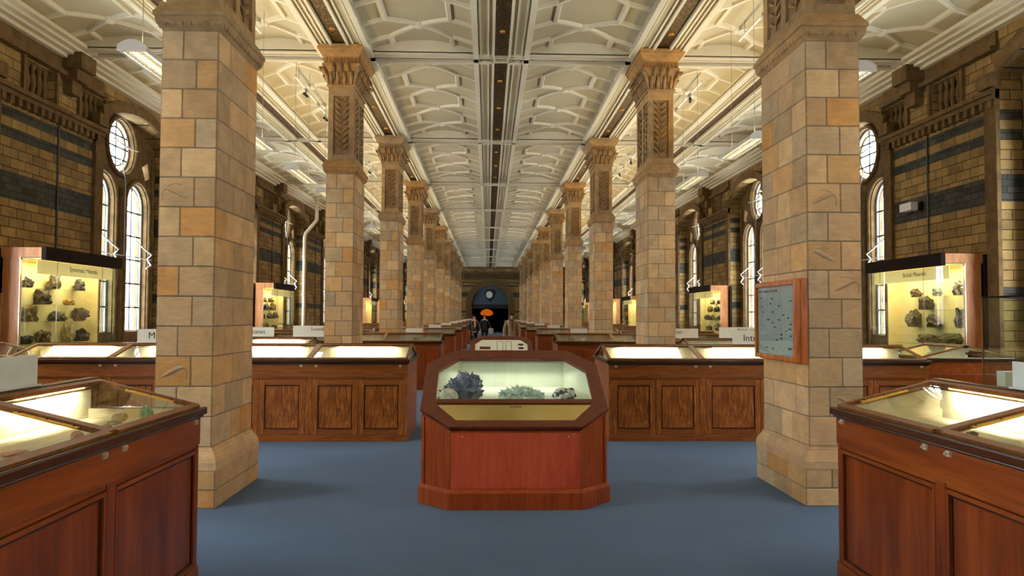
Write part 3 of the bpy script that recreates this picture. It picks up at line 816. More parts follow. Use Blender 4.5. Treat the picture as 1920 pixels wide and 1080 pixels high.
    if lit:
        for i, p in enumerate(panes):
            xc = (ed[i] + ed[i + 1]) / 2
            b = MB(); b.box(xc - p * .40, xc + p * .40, -.105, -.045, ZT - .040, ZT - .034); b.build('lamp_strip', 'lidwood', t)
            area('case_lamp', (xc, -.078, ZT - .044), (radians(58), 0, 0), p * .60, .04, P_CASE * p, (1, .87, .62), t)
    return t
M['lidwood'] = wood('lid_frame_wood', (96, 58, 22), (122, 78, 32), (142, 92, 40), (3, 9, 9), .5)

MAH = ('mahogany', 'mahogany_h'); TEAK = ('teak', 'teak_h')
fl = desk_case('long red mahogany desk case at the front left with coloured specimens', [1.13] * 4, MAH, (-2.785, .42, 0), pi / 2, True, 1, None, None, True, 1)
fr = desk_case('long red mahogany desk case at the front right with a bright cream lining', [1.13] * 4, MAH, (2.79, 4.94, 0), -pi / 2, True, 1, 0, None, True, -1)
YR = 10.87
desk_case('lit brown desk case behind the first left pillar', [1.33] * 4, TEAK, (-6.63, YR, 0), 0, True)
desk_case('lit brown desk case behind the first right pillar', [1.30, 1.60, 1.55], TEAK, (1.42, YR, 0), 0, True)
desk_case('lit desk case between the second left pillar and the wall cabinets', [1.33, 1.33], TEAK, (-6.1, 14.0, 0), 0, True)
desk_case('unlit desk case between the second right pillar and the wall cabinets', [1.33, 1.33], TEAK, (3.45, 14.0, 0), 0, False)

# unlit cases further down the hall: each a thing, fewer parts as they shrink
def far_case_meshes(L, panes):
    wv, wh = MAH; out = {}
    b = MB(); b.box(.03, L - .03, -HWD + .04, HWD - .04, .08, .98, 0); b.box(0, L, -HWD, HWD, 0, .085, 1); b.box(.004, L - .004, -HWD + .004, HWD - .004, .862, 1.055, 1)
    n = panes * 2; w = L / n
    for i in range(n + 1):
        x = min(max(i * w, .05), L - .05); b.box(x - .045, x + .045, -HWD + .012, HWD - .012, .085, .862, 0)
    for z0, z1 in ((.085, .16), (.79, .862)): b.box(.01, L - .01, -HWD + .014, HWD - .014, z0, z1, 1)
    for i in range(4):
        y = -HWD + .05 + i * (2 * HWD - .10) / 3; b.box(.006, L - .006, y - .04, y + .04, .085, .862, 0)
    out['carcass'] = b.mesh('carcass', [wv, wh])
    b = MB()
    for s2 in (-1, 1): y0, y1 = sorted((s2 * (HWD - .05), s2 * (HWD + .028))); b.box(-.028, L + .028, y0, y1, 1.052, ZR)
    for x0, x1 in ((-.028, .04), (L - .04, L + .028)): b.box(x0, x1, -HWD + .05, HWD - .05, 1.052, ZR)
    out['top_rail'] = b.mesh('top_rail', ['darkwood'])
    b = MB(); g = MB(); p = L / panes; b.box(-.01, L + .01, -.035, .035, ZT - .03, ZT + .018)
    for i in range(panes):
        for s2 in (-1, 1):
            x0, x1 = i * p, (i + 1) * p; fw = .036
            slope_bar(b, x0, x0 + fw, .03, .96, sgn=s2); slope_bar(b, x1 - fw, x1, .03, .96, sgn=s2); slope_bar(b, x0 + fw, x1 - fw, 0, .07, sgn=s2); slope_bar(b, x0 + fw, x1 - fw, .9, .97, sgn=s2)
            slope_bar(g, x0 + fw, x1 - fw, .07, .90, -.003, .003, s2)
    tri_pane(g, .02); tri_pane(g, L - .026)
    out['lid_frame'] = b.mesh('lid_frame', ['lidwood']); out['lid_pane'] = g.mesh('lid_pane', ['glass'])
    b = MB(); b.box(.04, L - .04, -HWD + .05, HWD - .05, .985, 1.0); b.box(.04, L - .04, -.012, .012, 1.0, ZT - .03)
    out['display_tray'] = b.mesh('display_tray', ['dulltray'])
    return out
M['dulltray'] = plain('darker_cream_lining', (176, 170, 146), .8, var=.05)  # cream lining of the far cases, darker than in the near ones
FC = far_case_meshes(5.3, 4); FA = far_case_meshes(2.66, 2)
def far_case(label, ms, loc, group):
    t = thing('desk_case', label, 'display case', loc, 0, group)
    for k in ms: link(k, ms[k], t)
    return t
bm_ = MB(); bm_.box(-.21, .21, -.006, .006, 0, .10, 0); bm_.box(.195, .235, -.007, .007, 0, .09, 1); bm_.box(-.2, .2, -.03, .03, -.004, .004, 0)
LBM = bm_.mesh('label_board', ['board', 'orange'])
for r in range(1, 10):
    y = 17.9 + (r - 1) * S
    for side, x0 in (('left', -6.6), ('right', 1.38)):
        far_case('unlit mahogany desk case %s of the aisle, %s row from the front' % (side, ordn[r]), FC, (x0, y, 0), 'unlit desk cases in rows down the hall')
        o = link('label_board', LBM, None, (-1.97 if side == 'left' else 1.95, y, ZT + .022), 0 if side == 'left' else pi)
        tag(o, 'small white label board on the %s unlit case %s of the aisle' % (ordn[r - 1], side), 'label board', 'small label boards on the unlit cases')
for r in range(1, 6):
    y = 14.0 + r * S
    for side, x0 in (('left', -6.1), ('right', 3.45)):
        far_case('short unlit desk case between the %s %s pillar and the side wall' % (ordn[r + 1], side), FA, (x0, y, 0), 'short unlit desk cases in the aisles')

# lettered boards standing on the cases
def board(label, x0, x1, y, z0, h, txt=None, size=.1, tx=None, tz=.5, rotz=0, mat='board'):
    t = thing('label_board', label, 'label board', ((x0 + x1) / 2, y, z0), rotz); w = (x1 - x0) / 2
    b = MB(); b.box(-w, w, -.006, .006, 0, h); b.build('board_sheet', mat, t)
    b = MB(); b.box(-w, w, -.03, .03, -.004, .006); b.build('board_foot', mat, t)
    if txt: textobj('lettering', txt, size, 'ink', t, (tx if tx is not None else 0, -.0075, h * tz), (pi / 2, 0, 0), 'LEFT')
    return t
ZB = ZT + .024
board('white board lettered Minerals on the first lit left case, half behind the pillar', -5.24, -4.45, YR, ZB, .19, 'Minerals', .13, -.24)
board('white board ending in nes on the second lit case on the left', -5.0, -4.19, 14.0, ZB, .17, 'Stones', .11, -.05)
board('white board lettered Scientific beside the second left pillar', -3.84, -3.27, 14.0, ZB, .20, 'Scientific', .085, .04, .68)
board('white board lettered Introduction on the first right case behind the framed key', 3.36, 4.25, YR, ZB, .20, 'Introduction', .135, -.29, .42)
board('white board lettered British on the second right case', 4.14, 5.0, 14.0, ZB, .20, 'British, rare', .075, -.08, .75)
board('white board ending in on beside the second right pillar', 3.30, 3.74, 14.0, ZB, .17, 'ion', .085, -.20, .62)
t = thing('label_board', 'blank white board standing on the ridge of the front left case', 'label board', (-2.785, 3.68, ZB))
b = MB(); b.box(-.006, .006, -.65, .65, 0, .17); b.build('board_sheet', 'boardblue', t); b = MB(); b.box(-.03, .03, -.65, .65, -.004, .006); b.build('board_foot', 'boardblue', t)
t = thing('label_board', 'white board on the ridge of the front right case at the right edge', 'label board', (2.79, 3.56, ZB))
b = MB(); b.box(-.006, .006, -.65, .65, 0, .15); b.build('board_sheet', 'boardblue', t); b = MB(); b.box(-.03, .03, -.65, .65, -.004, .006); b.build('board_foot', 'boardblue', t)

# ------------------------------------------------------------------ rocks
ROCKM = {}
def rockmat(c, key=None, rough=.6, metal=0):
    k = (c, rough, metal)
    if k not in ROCKM: ROCKM[k] = plain('mineral_%d' % len(ROCKM), c, rough, metal, var=.45, nscale=22, bumpy=.5)
    return ROCKM[k]
def rock(label, loc, size, col, seed, group=None, rough=.6, spiky=.28, cat='mineral', name='mineral_specimen', rotz=0, metal=0, crystals=0, col2=None, sub=3, csize=1.0):
    bm = bmesh.new(); bmesh.ops.create_icosphere(bm, subdivisions=sub, radius=1); off = Vector((seed * 3.1, seed * 1.7, seed * .9))
    for v in bm.verts:
        p = v.co.normalized(); d = 1 + spiky * noise.noise(p * 1.6 + off) + spiky * .8 * noise.noise(p * 4 + off) + spiky * .4 * noise.cell(p * 3 + off)
        q = p * d; v.co = Vector((q.x * size[0] / 2, q.y * size[1] / 2, max(q.z, -.62) * size[2] / 1.62))
    zm = min(v.co.z for v in bm.verts)
    for v in bm.verts: v.co.z -= zm
    rnd = random.Random(seed)
    if crystals:
        top = [v.co.copy() for v in bm.verts if v.co.z > size[2] * .25]
        for i in range(crystals):
            c = rnd.choice(top); n = Vector((c.x / size[0], c.y / size[1], c.z / size[2] * .6)).normalized(); n = (n + Vector((rnd.uniform(-.5, .5), rnd.uniform(-.5, .5), rnd.uniform(-.2, .5)))).normalized()
            r = size[2] * rnd.uniform(.05, .10) * csize; h = r * rnd.uniform(1.6, 3.2)
            a = n.orthogonal().normalized(); e = n.cross(a)
            base = [bm.verts.new(c - n * r + (a * cos(k * pi / 3) + e * sin(k * pi / 3)) * r) for k in range(6)]
            up = [bm.verts.new(v.co + n * h) for v in base]; tip = bm.verts.new(c + n * (h + r * .2))
            for k in range(6):
                bm.faces.new((base[k], base[(k + 1) % 6], up[(k + 1) % 6], up[k])); bm.faces.new((up[k], up[(k + 1) % 6], tip))
    me = bpy.data.meshes.new(name); bm.to_mesh(me); bm.free()
    me.materials.append(rockmat(col, None, rough, metal))
    if col2:
        me.materials.append(rockmat(col2, None, rough, metal))
        for p in me.polygons:
            if noise.noise(p.center.normalized() * 3.2 + off) > .12: p.material_index = 1
    o = link(name, me, None, loc, rotz); tag(o, label, cat, group); return o

# specimens in the two front desk cases
ZD = 1.0405
# (label, x, y, z, size, colour)
for i, (lb, x, y, s, c, sp) in enumerate([
    ('green carved looking mineral near the glazed end of the front left case', -2.29, 4.62, (.07, .07, .11), (58, 140, 110), .5),
    ('flat pale green slab beside the green mineral in the front left case', -2.33, 4.46, (.14, .10, .025), (120, 160, 130), .2),
    ('round dark green stone in the far pane of the front left case', -2.36, 4.18, (.07, .06, .05), (70, 104, 80), .15),
    ('red and brown pebble in the far pane of the front left case', -2.36, 3.98, (.07, .06, .055), (176, 84, 48), .3),
    ('small brown chip lying behind the green stone in the front left case', -2.42, 4.40, (.05, .04, .03), (130, 92, 50), .3),
    ('dark flat fragment near the back board of the front left case', -2.46, 4.56, (.09, .05, .025), (84, 80, 60), .3),
    ('grey lump near the far end of the front left case', -2.50, 4.72, (.09, .08, .05), (150, 140, 110), .3),
    ('reddish sliver near the centre of the far pane of the front left case', -2.30, 4.35, (.08, .03, .018), (140, 70, 40), .2),
    ('small clear grey stone close to the front rail of the front left case', -2.19, 4.12, (.04, .04, .03), (190, 190, 180), .3),
    ('dark brown pointed lump in the second pane of the front left case', -2.46, 3.30, (.10, .10, .085), (84, 72, 54), .3),
    ('long dark needle lying in the second pane of the front left case', -2.34, 3.46, (.035, .18, .02), (52, 58, 48), .15),
    ('small red stick like crystal in the second pane of the front left case', -2.26, 3.62, (.03, .10, .028), (150, 56, 28), .15),
    ('teal stone by the front rail in the second pane of the front left case', -2.24, 3.34, (.10, .10, .06), (70, 130, 124), .25),
    ('cluster of little red chips in the second pane of the front left case', -2.44, 3.58, (.10, .14, .018), (176, 96, 70), .7),
    ('purple brown lump at the photo edge in the second pane of the front left case', -2.28, 2.98, (.10, .12, .07), (96, 62, 54), .3)]):
    rock(lb, (x, y, ZD), s, c, 20 + i, spiky=sp, sub=2)
for i, (lb, x, y, s, c, sp) in enumerate([
    ('small orange stone in the far pane of the front right case', 2.34, 4.30, (.035, .035, .035), (206, 92, 50), .2),
    ('pale glinting crystal in the far corner of the front right case', 2.22, 4.62, (.06, .06, .04), (226, 200, 170), .5),
    ('small dark pointed stone by the front rail of the front right case', 2.20, 4.22, (.05, .05, .055), (110, 92, 60), .35),
    ('grey triangular stone near the first divider of the front right case', 2.30, 3.86, (.07, .06, .07), (120, 110, 88), .35),
    ('row of tiny grey chips along the rail of the front right case', 2.16, 4.00, (.06, .16, .018), (150, 140, 110), .7),
    ('brown pointed stone in the second pane of the front right case', 2.24, 3.46, (.06, .06, .065), (120, 84, 54), .35)]):
    rock(lb, (x, y, ZD), s, c, 60 + i, spiky=sp, sub=2)

# ------------------------------------------------------------------ octagonal cases
def octagon_case(label, hw, yf, yb, ch, solid, zf=.715):
    """low octagonal case with a tilted glazed lid; local origin below the middle of its front edge"""
    t = thing('octagonal_case', label, 'display case', (.02, yf, 0)); D = yb - yf
    def octo(o, z=None, lid=0):
        x = hw + o; c = ch + o * .586
        p = [(-x + c, -o), (x - c, -o), (x, c - o), (x, D + o - c), (x - c, D + o), (-x + c, D + o), (-x, D + o - c), (-x, c - o)]
        return [(a, e, z if z is not None else zl(e) + lid) for a, e in p]
    zl = lambda y: zf + .46 * y
    b = MB(); b.rings([octo(.03, 0), octo(.03, .145), octo(.018, .165), octo(.012, .172)]); o = b.build('plinth', 'octside', t); fixnormals(o); bevel(o, .004)
    b = MB(); b.rings([octo(-.012, .172), octo(-.012, None, -.035)], caps=False); o = b.build('body', 'octside', t); fixnormals(o)
    # raised panels of the visible sides
    P = octo(0, 0)
    for i in range(8):
        a, e = Vector(P[i]), Vector(P[(i + 1) % 8]); u = (e - a).normalized(); n = Vector((u.y, -u.x, 0)); Lg = (e - a).length; m = .035
        za, zb = zl(a.y) - .05, zl(e.y) - .05; b = MB()
        if i == 0:
            q = lambda d, s0, s1, z0, z1: [a + u * s0 + n * d + Vector((0, 0, z0)), a + u * s1 + n * d + Vector((0, 0, z0)), a + u * s1 + n * d + Vector((0, 0, z1)), a + u * s0 + n * d + Vector((0, 0, z1))]
            b.hexa(q(-.03, .05, Lg - .05, .185, za - .012), q(-.002, .05, Lg - .05, .185, za - .012))
            b.hexa(q(-.03, .004, Lg - .004, .172, za + .0), q(-.008, .004, Lg - .004, .172, za + .0))
            o = b.build('front_panel', 'octred', t)
            b2 = MB()
            for s0 in (.11, Lg - .11): c = a + u * s0 + n * .0 + Vector((0, 0, za - .03)); b2.tube([c, c + n * .006], .009, 8)
            b2.build('screw_cap', 'brass', o)
        else:
            for s0, s1 in ((0, m), (Lg - m, Lg)):
                z0 = za + (zb - za) * s0 / Lg; z1 = za + (zb - za) * s1 / Lg
                b.hexa([a + u * s0 - n * .03 + Vector((0, 0, .172)), a + u * s1 - n * .03 + Vector((0, 0, .172)), a + u * s1 - n * .03 + Vector((0, 0, z1)), a + u * s0 - n * .03 + Vector((0, 0, z0))],
                       [a + u * s0 + n * .0 + Vector((0, 0, .172)), a + u * s1 + n * .0 + Vector((0, 0, .172)), a + u * s1 + n * .0 + Vector((0, 0, z1)), a + u * s0 + n * .0 + Vector((0, 0, z0))])
            o = b.build('corner_stile', 'octside', t)
        fixnormals(o)
    # lid frame: tilted board with an upper window and a lower brass panel
    cs = sqrt(1 + .46 ** 2)
    q = lambda x, y, e: (x - .46 * 0, y - .46 * e / cs, zl(y) + e / cs)
    k = hw / .85; sy = D / 1.30
    up = [(-.735 * k, .415 * sy), (.735 * k, .415 * sy), (.735 * k, .915 * sy), (.54 * k, 1.145 * sy), (-.54 * k, 1.145 * sy), (-.735 * k, .915 * sy)]
    lo = [(-.53 * k, .085 * sy), (.53 * k, .085 * sy), (.715 * k, .325 * sy), (.725 * k, .345 * sy), (.715 * k, .352 * sy), (-.715 * k, .352 * sy), (-.725 * k, .345 * sy), (-.715 * k, .325 * sy)]
    outer = [(p[0], p[1]) for p in octo(.015, 0)]
    v, f = plate_geo(outer, [up, lo], .035)
    b = MB(); b.add([q(x, y, e) for x, y, e in v], f); lid = b.build('lid_frame', 'octlid', t); fixnormals(lid); bevel(lid, .004)
    b = MB(); ins = lambda poly, s: [(x * s, (y - .75 * sy) * s + .75 * sy) for x, y in poly]
    if not solid:
        b.hexa([q(x, y, -.004) for x, y in ins(up, 1.01)], [q(x, y, .002) for x, y in ins(up, 1.01)]); o = b.build('window_pane', 'glass', lid); fixnormals(o)
    b = MB(); il = lambda s: [(x * s, (y - .22 * sy) * s + .22 * sy) for x, y in lo]
    b.hexa([q(x, y, -.012) for x, y in il(1.02)], [q(x, y, .004) for x, y in il(1.02)]); o = b.build('brass_panel', 'brassplate', lid); fixnormals(o)
    b = MB()
    for i in range(5): b.hexa([q(-.04 + i * .022, .300, .003), q(-.026 + i * .022, .300, .003), q(-.026 + i * .022, .312, .003), q(-.04 + i * .022, .312, .003)], [q(-.04 + i * .022, .300, .0055), q(-.026 + i * .022, .300, .0055), q(-.026 + i * .022, .312, .0055), q(-.04 + i * .022, .312, .0055)])
    o = b.build('engraved_line', 'ink', lid); fixnormals(o)
    if not solid:
        # cream lined tray with leaning floor, back and canted walls
        fl = lambda y: .835 + .15 * (y - .36)
        p = [(-.76, .36), (.76, .36), (.76, .90), (.545, 1.20), (-.545, 1.20), (-.76, .90)]
        b = MB(); b.add([(x, y, fl(y)) for x, y in p], [(0, 1, 2, 3, 4, 5)])
        for i in range(6):
            a, e = p[i], p[(i + 1) % 6]
            b.add([(a[0], a[1], fl(a[1])), (e[0], e[1], fl(e[1])), (e[0], e[1], zl(e[1]) - .025), (a[0], a[1], zl(a[1]) - .025)], [(3, 2, 1, 0)])
        tr = b.build('display_tray', 'creamoct', t)
        b = MB(); b.box(-.5, .5, 1.155, 1.185, zl(1.155) - .055, zl(1.155) - .045); b.build('lamp_strip', 'whitemetal', t)
        area('case_lamp', (0, 1.06, zl(1.06) - .055), (radians(-12), 0, 0), 1.1, .08, 2.6, (1, 1, .93), t)
    else:
        b = MB(); b.hexa([q(x, y, -.014) for x, y in ins(up, 1.01)], [q(x, y, .004) for x, y in ins(up, 1.01)]); o = b.build('diagram_sheet', 'creamoct', lid); fixnormals(o)
        b = MB()
        def flat(x0, x1, y0, y1, mat): b.hexa([q(x * k, y * sy, .0035) for x, y in ((x0, y0), (x1, y0), (x1, y1), (x0, y1))], [q(x * k, y * sy, .0055) for x, y in ((x0, y0), (x1, y0), (x1, y1), (x0, y1))], mat)
        flat(-.60, -.30, .66, .80, 1)
        for x in (-.12, .04, .12, .28): flat(x, x + .012, .45, 1.06, 0)
        flat(-.12, .04, 1.05, 1.062, 0); flat(.12, .29, 1.05, 1.062, 0)
        for y in (.90, .72, .54):
            pts = [(.55 * k + .085 * k * cos(a), (y + .055 * sin(a)) * sy) for a in [2 * pi * i / 16 for i in range(16)]]
            b.hexa([q(x, yy, .0035) for x, yy in pts], [q(x, yy, .006) for x, yy in pts], 0)
            flat(.66, .71, y - .004, y + .004, 1)
        o = b.build('printed_diagram', ['ink', 'octlid'], lid); fixnormals(o)
    return t
octagon_case('low octagonal red wood case with a tilted glass lid in the centre foreground', .85, 6.62, 7.92, .27, False)
octagon_case('smaller octagonal case with a cream diagram lid behind the central case', .565, 13.3, 14.25, .18, True, .855)
fz = lambda y: .835 + .15 * (y - 6.98) + .001
rock('dark blue grey crystal cluster on the left inside the octagonal case', (-.46, 7.34, fz(7.24)), (.36, .30, .245), (88, 98, 116), 5, crystals=170, spiky=.28, rough=.35, csize=.42)
rock('pale rounded geode with a flat cut face in front of the dark cluster', (-.60, 7.12, fz(7.03)), (.19, .17, .17), (166, 172, 146), 8, spiky=.06, rough=.35)
rock('pale green branching mineral in the middle of the octagonal case', (.10, 7.32, fz(7.22)), (.40, .26, .135), (196, 212, 198), 12, crystals=200, spiky=.35, csize=.5)
rock('white mineral with black patches on the right inside the octagonal case', (.52, 7.30, fz(7.22)), (.22, .18, .125), (216, 216, 214), 15, spiky=.3, col2=(40, 42, 48))

# ------------------------------------------------------------------ tall wall cabinets
def cabinet(label, side, yc, txt, lit=True):
    t = thing('wall_cabinet', label, 'display cabinet', (-8.10 if side == 'left' else 8.10, yc, 0), 0 if side == 'left' else pi, 'tall lit wall cabinets')
    H, Lh = 2.77, 1.235
    b = MB(); b.box(.05, .09, -Lh, Lh, 0, H - .16); b.box(.05, .70, -Lh, Lh, H - .16, H); b.box(.05, .70, -Lh, Lh, 0, .52)
    for s2 in (-1, 1): y0, y1 = sorted((s2 * Lh, s2 * (Lh - .04))); b.box(.05, .36, y0, y1, .52, H - .16)
    o = b.build('carcass', 'veneer', t); bevel(o, .004)
    b = MB(); b.box(-.03, .05, -Lh - .06, Lh + .06, 0, H - .01); b.build('shadow_gap', 'blackwood', t)  # black box painting in the shadow gap between cabinet and wall
    b = MB(); b.box(.70, .775, -Lh - .015, Lh + .015, H - .20, H + .012); b.build('fascia', 'blackwood', t)
    b = MB(); b.box(.09, .105, -Lh + .04, Lh - .04, .52, H - .17)
    for s2 in (-1, 1): y0, y1 = sorted((s2 * (Lh - .04), s2 * (Lh - .055))); b.box(.105, .36, y0, y1, .52, H - .17)
    b.box(.105, .70, -Lh + .04, Lh - .04, .52, .60); b.box(.09, .69, -Lh + .02, Lh - .02, H - .19, H - .165)
    b.build('lining', 'shelfcream', t)
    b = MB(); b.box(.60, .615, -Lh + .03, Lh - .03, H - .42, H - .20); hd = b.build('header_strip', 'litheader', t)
    if txt: textobj('lettering', txt, .115, 'ink', hd, (.617, .18, H - .30), (pi / 2, 0, pi / 2), 'CENTER')
    for y0, y1 in ((-Lh + .004, -Lh + .42), (-Lh + .424, .63), (.634, Lh - .004)): b = MB(); b.box(.712, .72, y0, y1, .53, H - .20); b.build('front_pane', 'glass', t)
    for s2 in (-1, 1):
        b = MB(); y0, y1 = sorted((s2 * (Lh - .006), s2 * (Lh - .014))); b.box(.365, .708, y0, y1, .53, H - .17); b.build('end_pane', 'glass', t)
        b = MB(); y0, y1 = sorted((s2 * (Lh + .002), s2 * (Lh - .02))); b.box(.352, .366, y0, y1, .52, H - .16); b.build('metal_edge', 'chrome', t)
    for y in (-Lh + .422, .632): b = MB(); b.box(.709, .716, y - .005, y + .005, .53, H - .2); b.build('pane_joint', 'chrome', t)
    if lit:
        area('cabinet_lamp', (.42, 0, H - .20), (0, 0, 0), .30, 2.2, P_CAB, (1, .85, .60), t)
    return t
def shelves(t, spots):
    for y, z, w in spots:
        b = MB(); b.box(.106, .36, y - w / 2, y + w / 2, z - .010, z); b.build('glass_shelf', 'shelfglass', t)
Z1, Z2, Z3, Z4 = 2.13, 1.86, 1.57, 1.20
CABY = 13.45
def place(side, y, z, x=.24):   # local cabinet spot to hall coordinates
    return (-8.10 + x, CABY + y, z) if side == 'left' else (8.10 - x, CABY - y, z)
cl = cabinet('tall cabinet of dark minerals against the left wall, nearest on that side', 'left', CABY, 'Systematic Minerals')
shelves(cl, [(-.80, Z1, .5), (-.02, Z1, .6), (.72, Z1, .55), (-.40, Z2, .7), (.40, Z2, .6), (-.80, Z3, .6), (.02, Z3, .6), (.72, Z3, .62), (-.6, Z4, .9), (.6, Z4, .9)])
for i, (lb, y, z, s, c) in enumerate([
    ('small dark rock, upper shelf near end of the left cabinet', -.84, Z1, (.15, .17, .17), (64, 54, 38)),
    ('large grey brown block, middle of the upper shelf in the left cabinet', -.06, Z1, (.2, .32, .26), (86, 76, 52)),
    ('slanted dark grey rock, far end of the upper shelf in the left cabinet', .74, Z1, (.16, .26, .21), (58, 58, 56)),
    ('large dark brown rock on the second shelf of the left cabinet', -.40, Z2, (.2, .34, .25), (66, 52, 36)),
    ('small golden rock on the second shelf of the left cabinet', .40, Z2, (.12, .18, .11), (168, 130, 46)),
    ('glittering brassy rock, near end of the third shelf in the left cabinet', -.82, Z3, (.2, .28, .26), (112, 96, 50)),
    ('dark rock with a pale heart, middle of the third shelf in the left cabinet', .06, Z3, (.18, .28, .17), (74, 66, 46)),
    ('brown knobbly rock, far end of the third shelf in the left cabinet', .78, Z3, (.2, .3, .24), (82, 66, 42)),
    ('low black rock at the near end of the bottom shelf in the left cabinet', -.86, Z4, (.2, .42, .14), (46, 42, 36)),
    ('brown jagged rock, second on the bottom shelf of the left cabinet', -.36, Z4, (.22, .42, .22), (92, 80, 48)),
    ('tall pale pointed rock on the bottom shelf of the left cabinet', .40, Z4, (.2, .26, .40), (176, 158, 104)),
    ('black bubbly rock at the far end of the bottom shelf in the left cabinet', .82, Z4, (.2, .38, .22), (44, 42, 38))]):
    rock(lb, place('left', y, z + .001), s, c, 100 + i, spiky=.38, rotz=i * .4)
cr = cabinet('tall cabinet of minerals against the right wall, nearest on that side', 'right', CABY, 'British Minerals')
ZZ = [2.08, 1.84, 1.52, 1.22, .88]
shelves(cr, [(.86, ZZ[0], .5), (.22, ZZ[0], .5), (-.42, ZZ[0], .5), (.0, ZZ[1], .6), (.66, ZZ[1], .6), (.75, ZZ[2], .5), (-.50, ZZ[2], .7), (.12, ZZ[2], .7), (.0, ZZ[3], .9), (-.7, ZZ[3], .7), (.82, ZZ[4], .6)])
for i, (lb, y, z, s, c) in enumerate([
    ('small brown rock, far end of the upper shelf in the right cabinet', -.42, ZZ[0], (.16, .26, .15), (92, 68, 42)),
    ('small speckled rock with a blue tip, upper shelf middle in the right cabinet', .26, ZZ[0], (.14, .16, .17), (126, 112, 74)),
    ('black and white striped rock, near end of the upper shelf in the right cabinet', .90, ZZ[0], (.2, .22, .22), (96, 92, 84)),
    ('dark leaning rock alone on the second shelf of the right cabinet', -.10, ZZ[1], (.18, .26, .25), (72, 62, 44)),
    ('tall greenish grey rock, far end of the third shelf in the right cabinet', -.50, ZZ[2], (.2, .34, .32), (112, 106, 78)),
    ('broad dark block, middle of the third shelf in the right cabinet', .14, ZZ[2], (.22, .40, .22), (84, 72, 52)),
    ('tall dark grey rock, near end of the third shelf in the right cabinet', .92, ZZ[2], (.18, .17, .32), (78, 76, 72)),
    ('rounded brown rock on the fourth shelf of the right cabinet', -.08, ZZ[3], (.2, .36, .18), (128, 108, 58)),
    ('long low green brown rock, near end of the fourth shelf in the right cabinet', .60, ZZ[3], (.24, .46, .20), (104, 92, 50)),
    ('golden brown rock low in the right cabinet', .92, ZZ[4], (.2, .22, .30), (160, 124, 50)),
    ('small dark green stone beside the golden rock low in the right cabinet', .70, ZZ[4], (.14, .14, .12), (40, 62, 44)),
    ('small dark rock on the floor of the right cabinet', .95, .601, (.16, .16, .16), (70, 54, 44))]):
    rock(lb, place('right', y, z + .001), s, c, 140 + i, spiky=.38, rotz=i * .5, col2=(190, 186, 176) if i == 2 else (60, 120, 150) if i == 1 else None)
for side in ('left', 'right'):
    sp = -1 if side == 'left' else 1
    for n2, yc in ((2, 25.9 + .55 if side == 'left' else 26.6), (4, 41.0), (5, 47.4), (6, 53.6), (7, 60.5)):
        t = cabinet('tall lit cabinet against the %s wall, %s from the front on that side' % (side, ordn[n2 - (1 if n2 == 2 else 2)]), side, yc, None, n2 < 6)
        if n2 == 2:
            shelves(t, [(y, z, .6) for z in (Z1, Z2, Z3, Z4) for y in (-.75, 0, .75)])
            CABY = yc
            for i, (y, z) in enumerate([(-.75, Z1), (.05, Z1), (-.45, Z2), (.35, Z2), (-.8, Z3), (0, Z3), (.7, Z3), (-.5, Z4), (.5, Z4)]):
                nm = ['near end', 'middle', 'left part', 'right part', 'near end', 'middle', 'far end', 'near half', 'far half'][i]
                sh = ['top', 'top', 'second', 'second', 'third', 'third', 'third', 'bottom', 'bottom'][i]
                if side == 'right': y = -y
                rock('dark rock at the %s of the %s shelf in the second %s cabinet' % (nm, sh, side), place(side, y, z + .001), (.2, .3, .16 + .03 * (i % 4)), [(66, 54, 38), (98, 80, 50), (52, 50, 46), (120, 96, 56)][i % 4], 200 + i + (20 if sp > 0 else 0), spiky=.4, group='rocks in the second cabinets', sub=2)

# ------------------------------------------------------------------ free standing glass boxes and the small desks by the walls
def glassbox(label, x0, y0, w, d, mirrored):
    t = thing('glass_showcase', label, 'display case', (x0, y0, 0)); s2 = -1 if mirrored else 1
    X = lambda a, c: sorted((s2 * a, s2 * c))
    b = MB(); a = X(0, w); b.box(a[0], a[1], 0, d, 0, .70); o = b.build('base', 'mahogany', t); bevel(o, .006)
    b = MB(); a = X(.01, w - .01); b.box(a[0], a[1], .01, d - .01, .70, .715); b.build('base_top', 'cream', t)
    b = MB()
    for u0, u1, v0, v1 in ((0, .006, 0, d), (w - .006, w, 0, d), (0, w, 0, .006), (0, w, d - .006, d)): a = X(u0, u1); b.box(a[0], a[1], v0, v1, .715, 1.955)
    b.build('glass_wall', 'glass', t)
    b = MB(); a = X(0, w); b.box(a[0], a[1], 0, d, 1.955, 1.975); b.build('lid', 'blackwood', t)
    b = MB()
    for u, v in ((0, 0), (w, 0), (0, d), (w, d)): c = s2 * u; b.box(c - .008, c + .008, v - .008, v + .008, .70, 1.96)
    b.build('corner_strip', 'lidwood', t)
    return t
glassbox('tall glass showcase with a white block at the right edge', 6.22, 8.6, 1.5, .95, False)
b = MB(); b.box(-.08, .08, -.08, .08, 0, .30); o = b.build('display_block', 'board', None, (6.40, 9.36, .716)); tag(o, 'small white block inside the glass showcase on the right', 'display block')
b = MB(); b.box(-.30, .30, -.2, .2, 0, .42); o = b.build('display_block', 'board', None, (6.86, 9.05, .716)); tag(o, 'large white block carrying a rock inside the glass showcase on the right', 'display block')
rock('mossy grey rock on the large white block in the right glass showcase', (6.84, 9.05, 1.137), (.5, .34, .17), (112, 108, 82), 77, spiky=.3)
glassbox('tall glass showcase with a lit cream floor at the left edge', -6.33, 8.6, 1.5, .95, True)
desk_case('small dark desk case end on beside the right wall cabinet', [1.0], MAH, (6.88, 11.9, 0), -pi / 2, False, 1, None, None, False)
desk_case('small dark desk case end on beside the left wall cabinet', [1.0], MAH, (-7.43, 10.3, 0), pi / 2, False, 1, None, None, False)

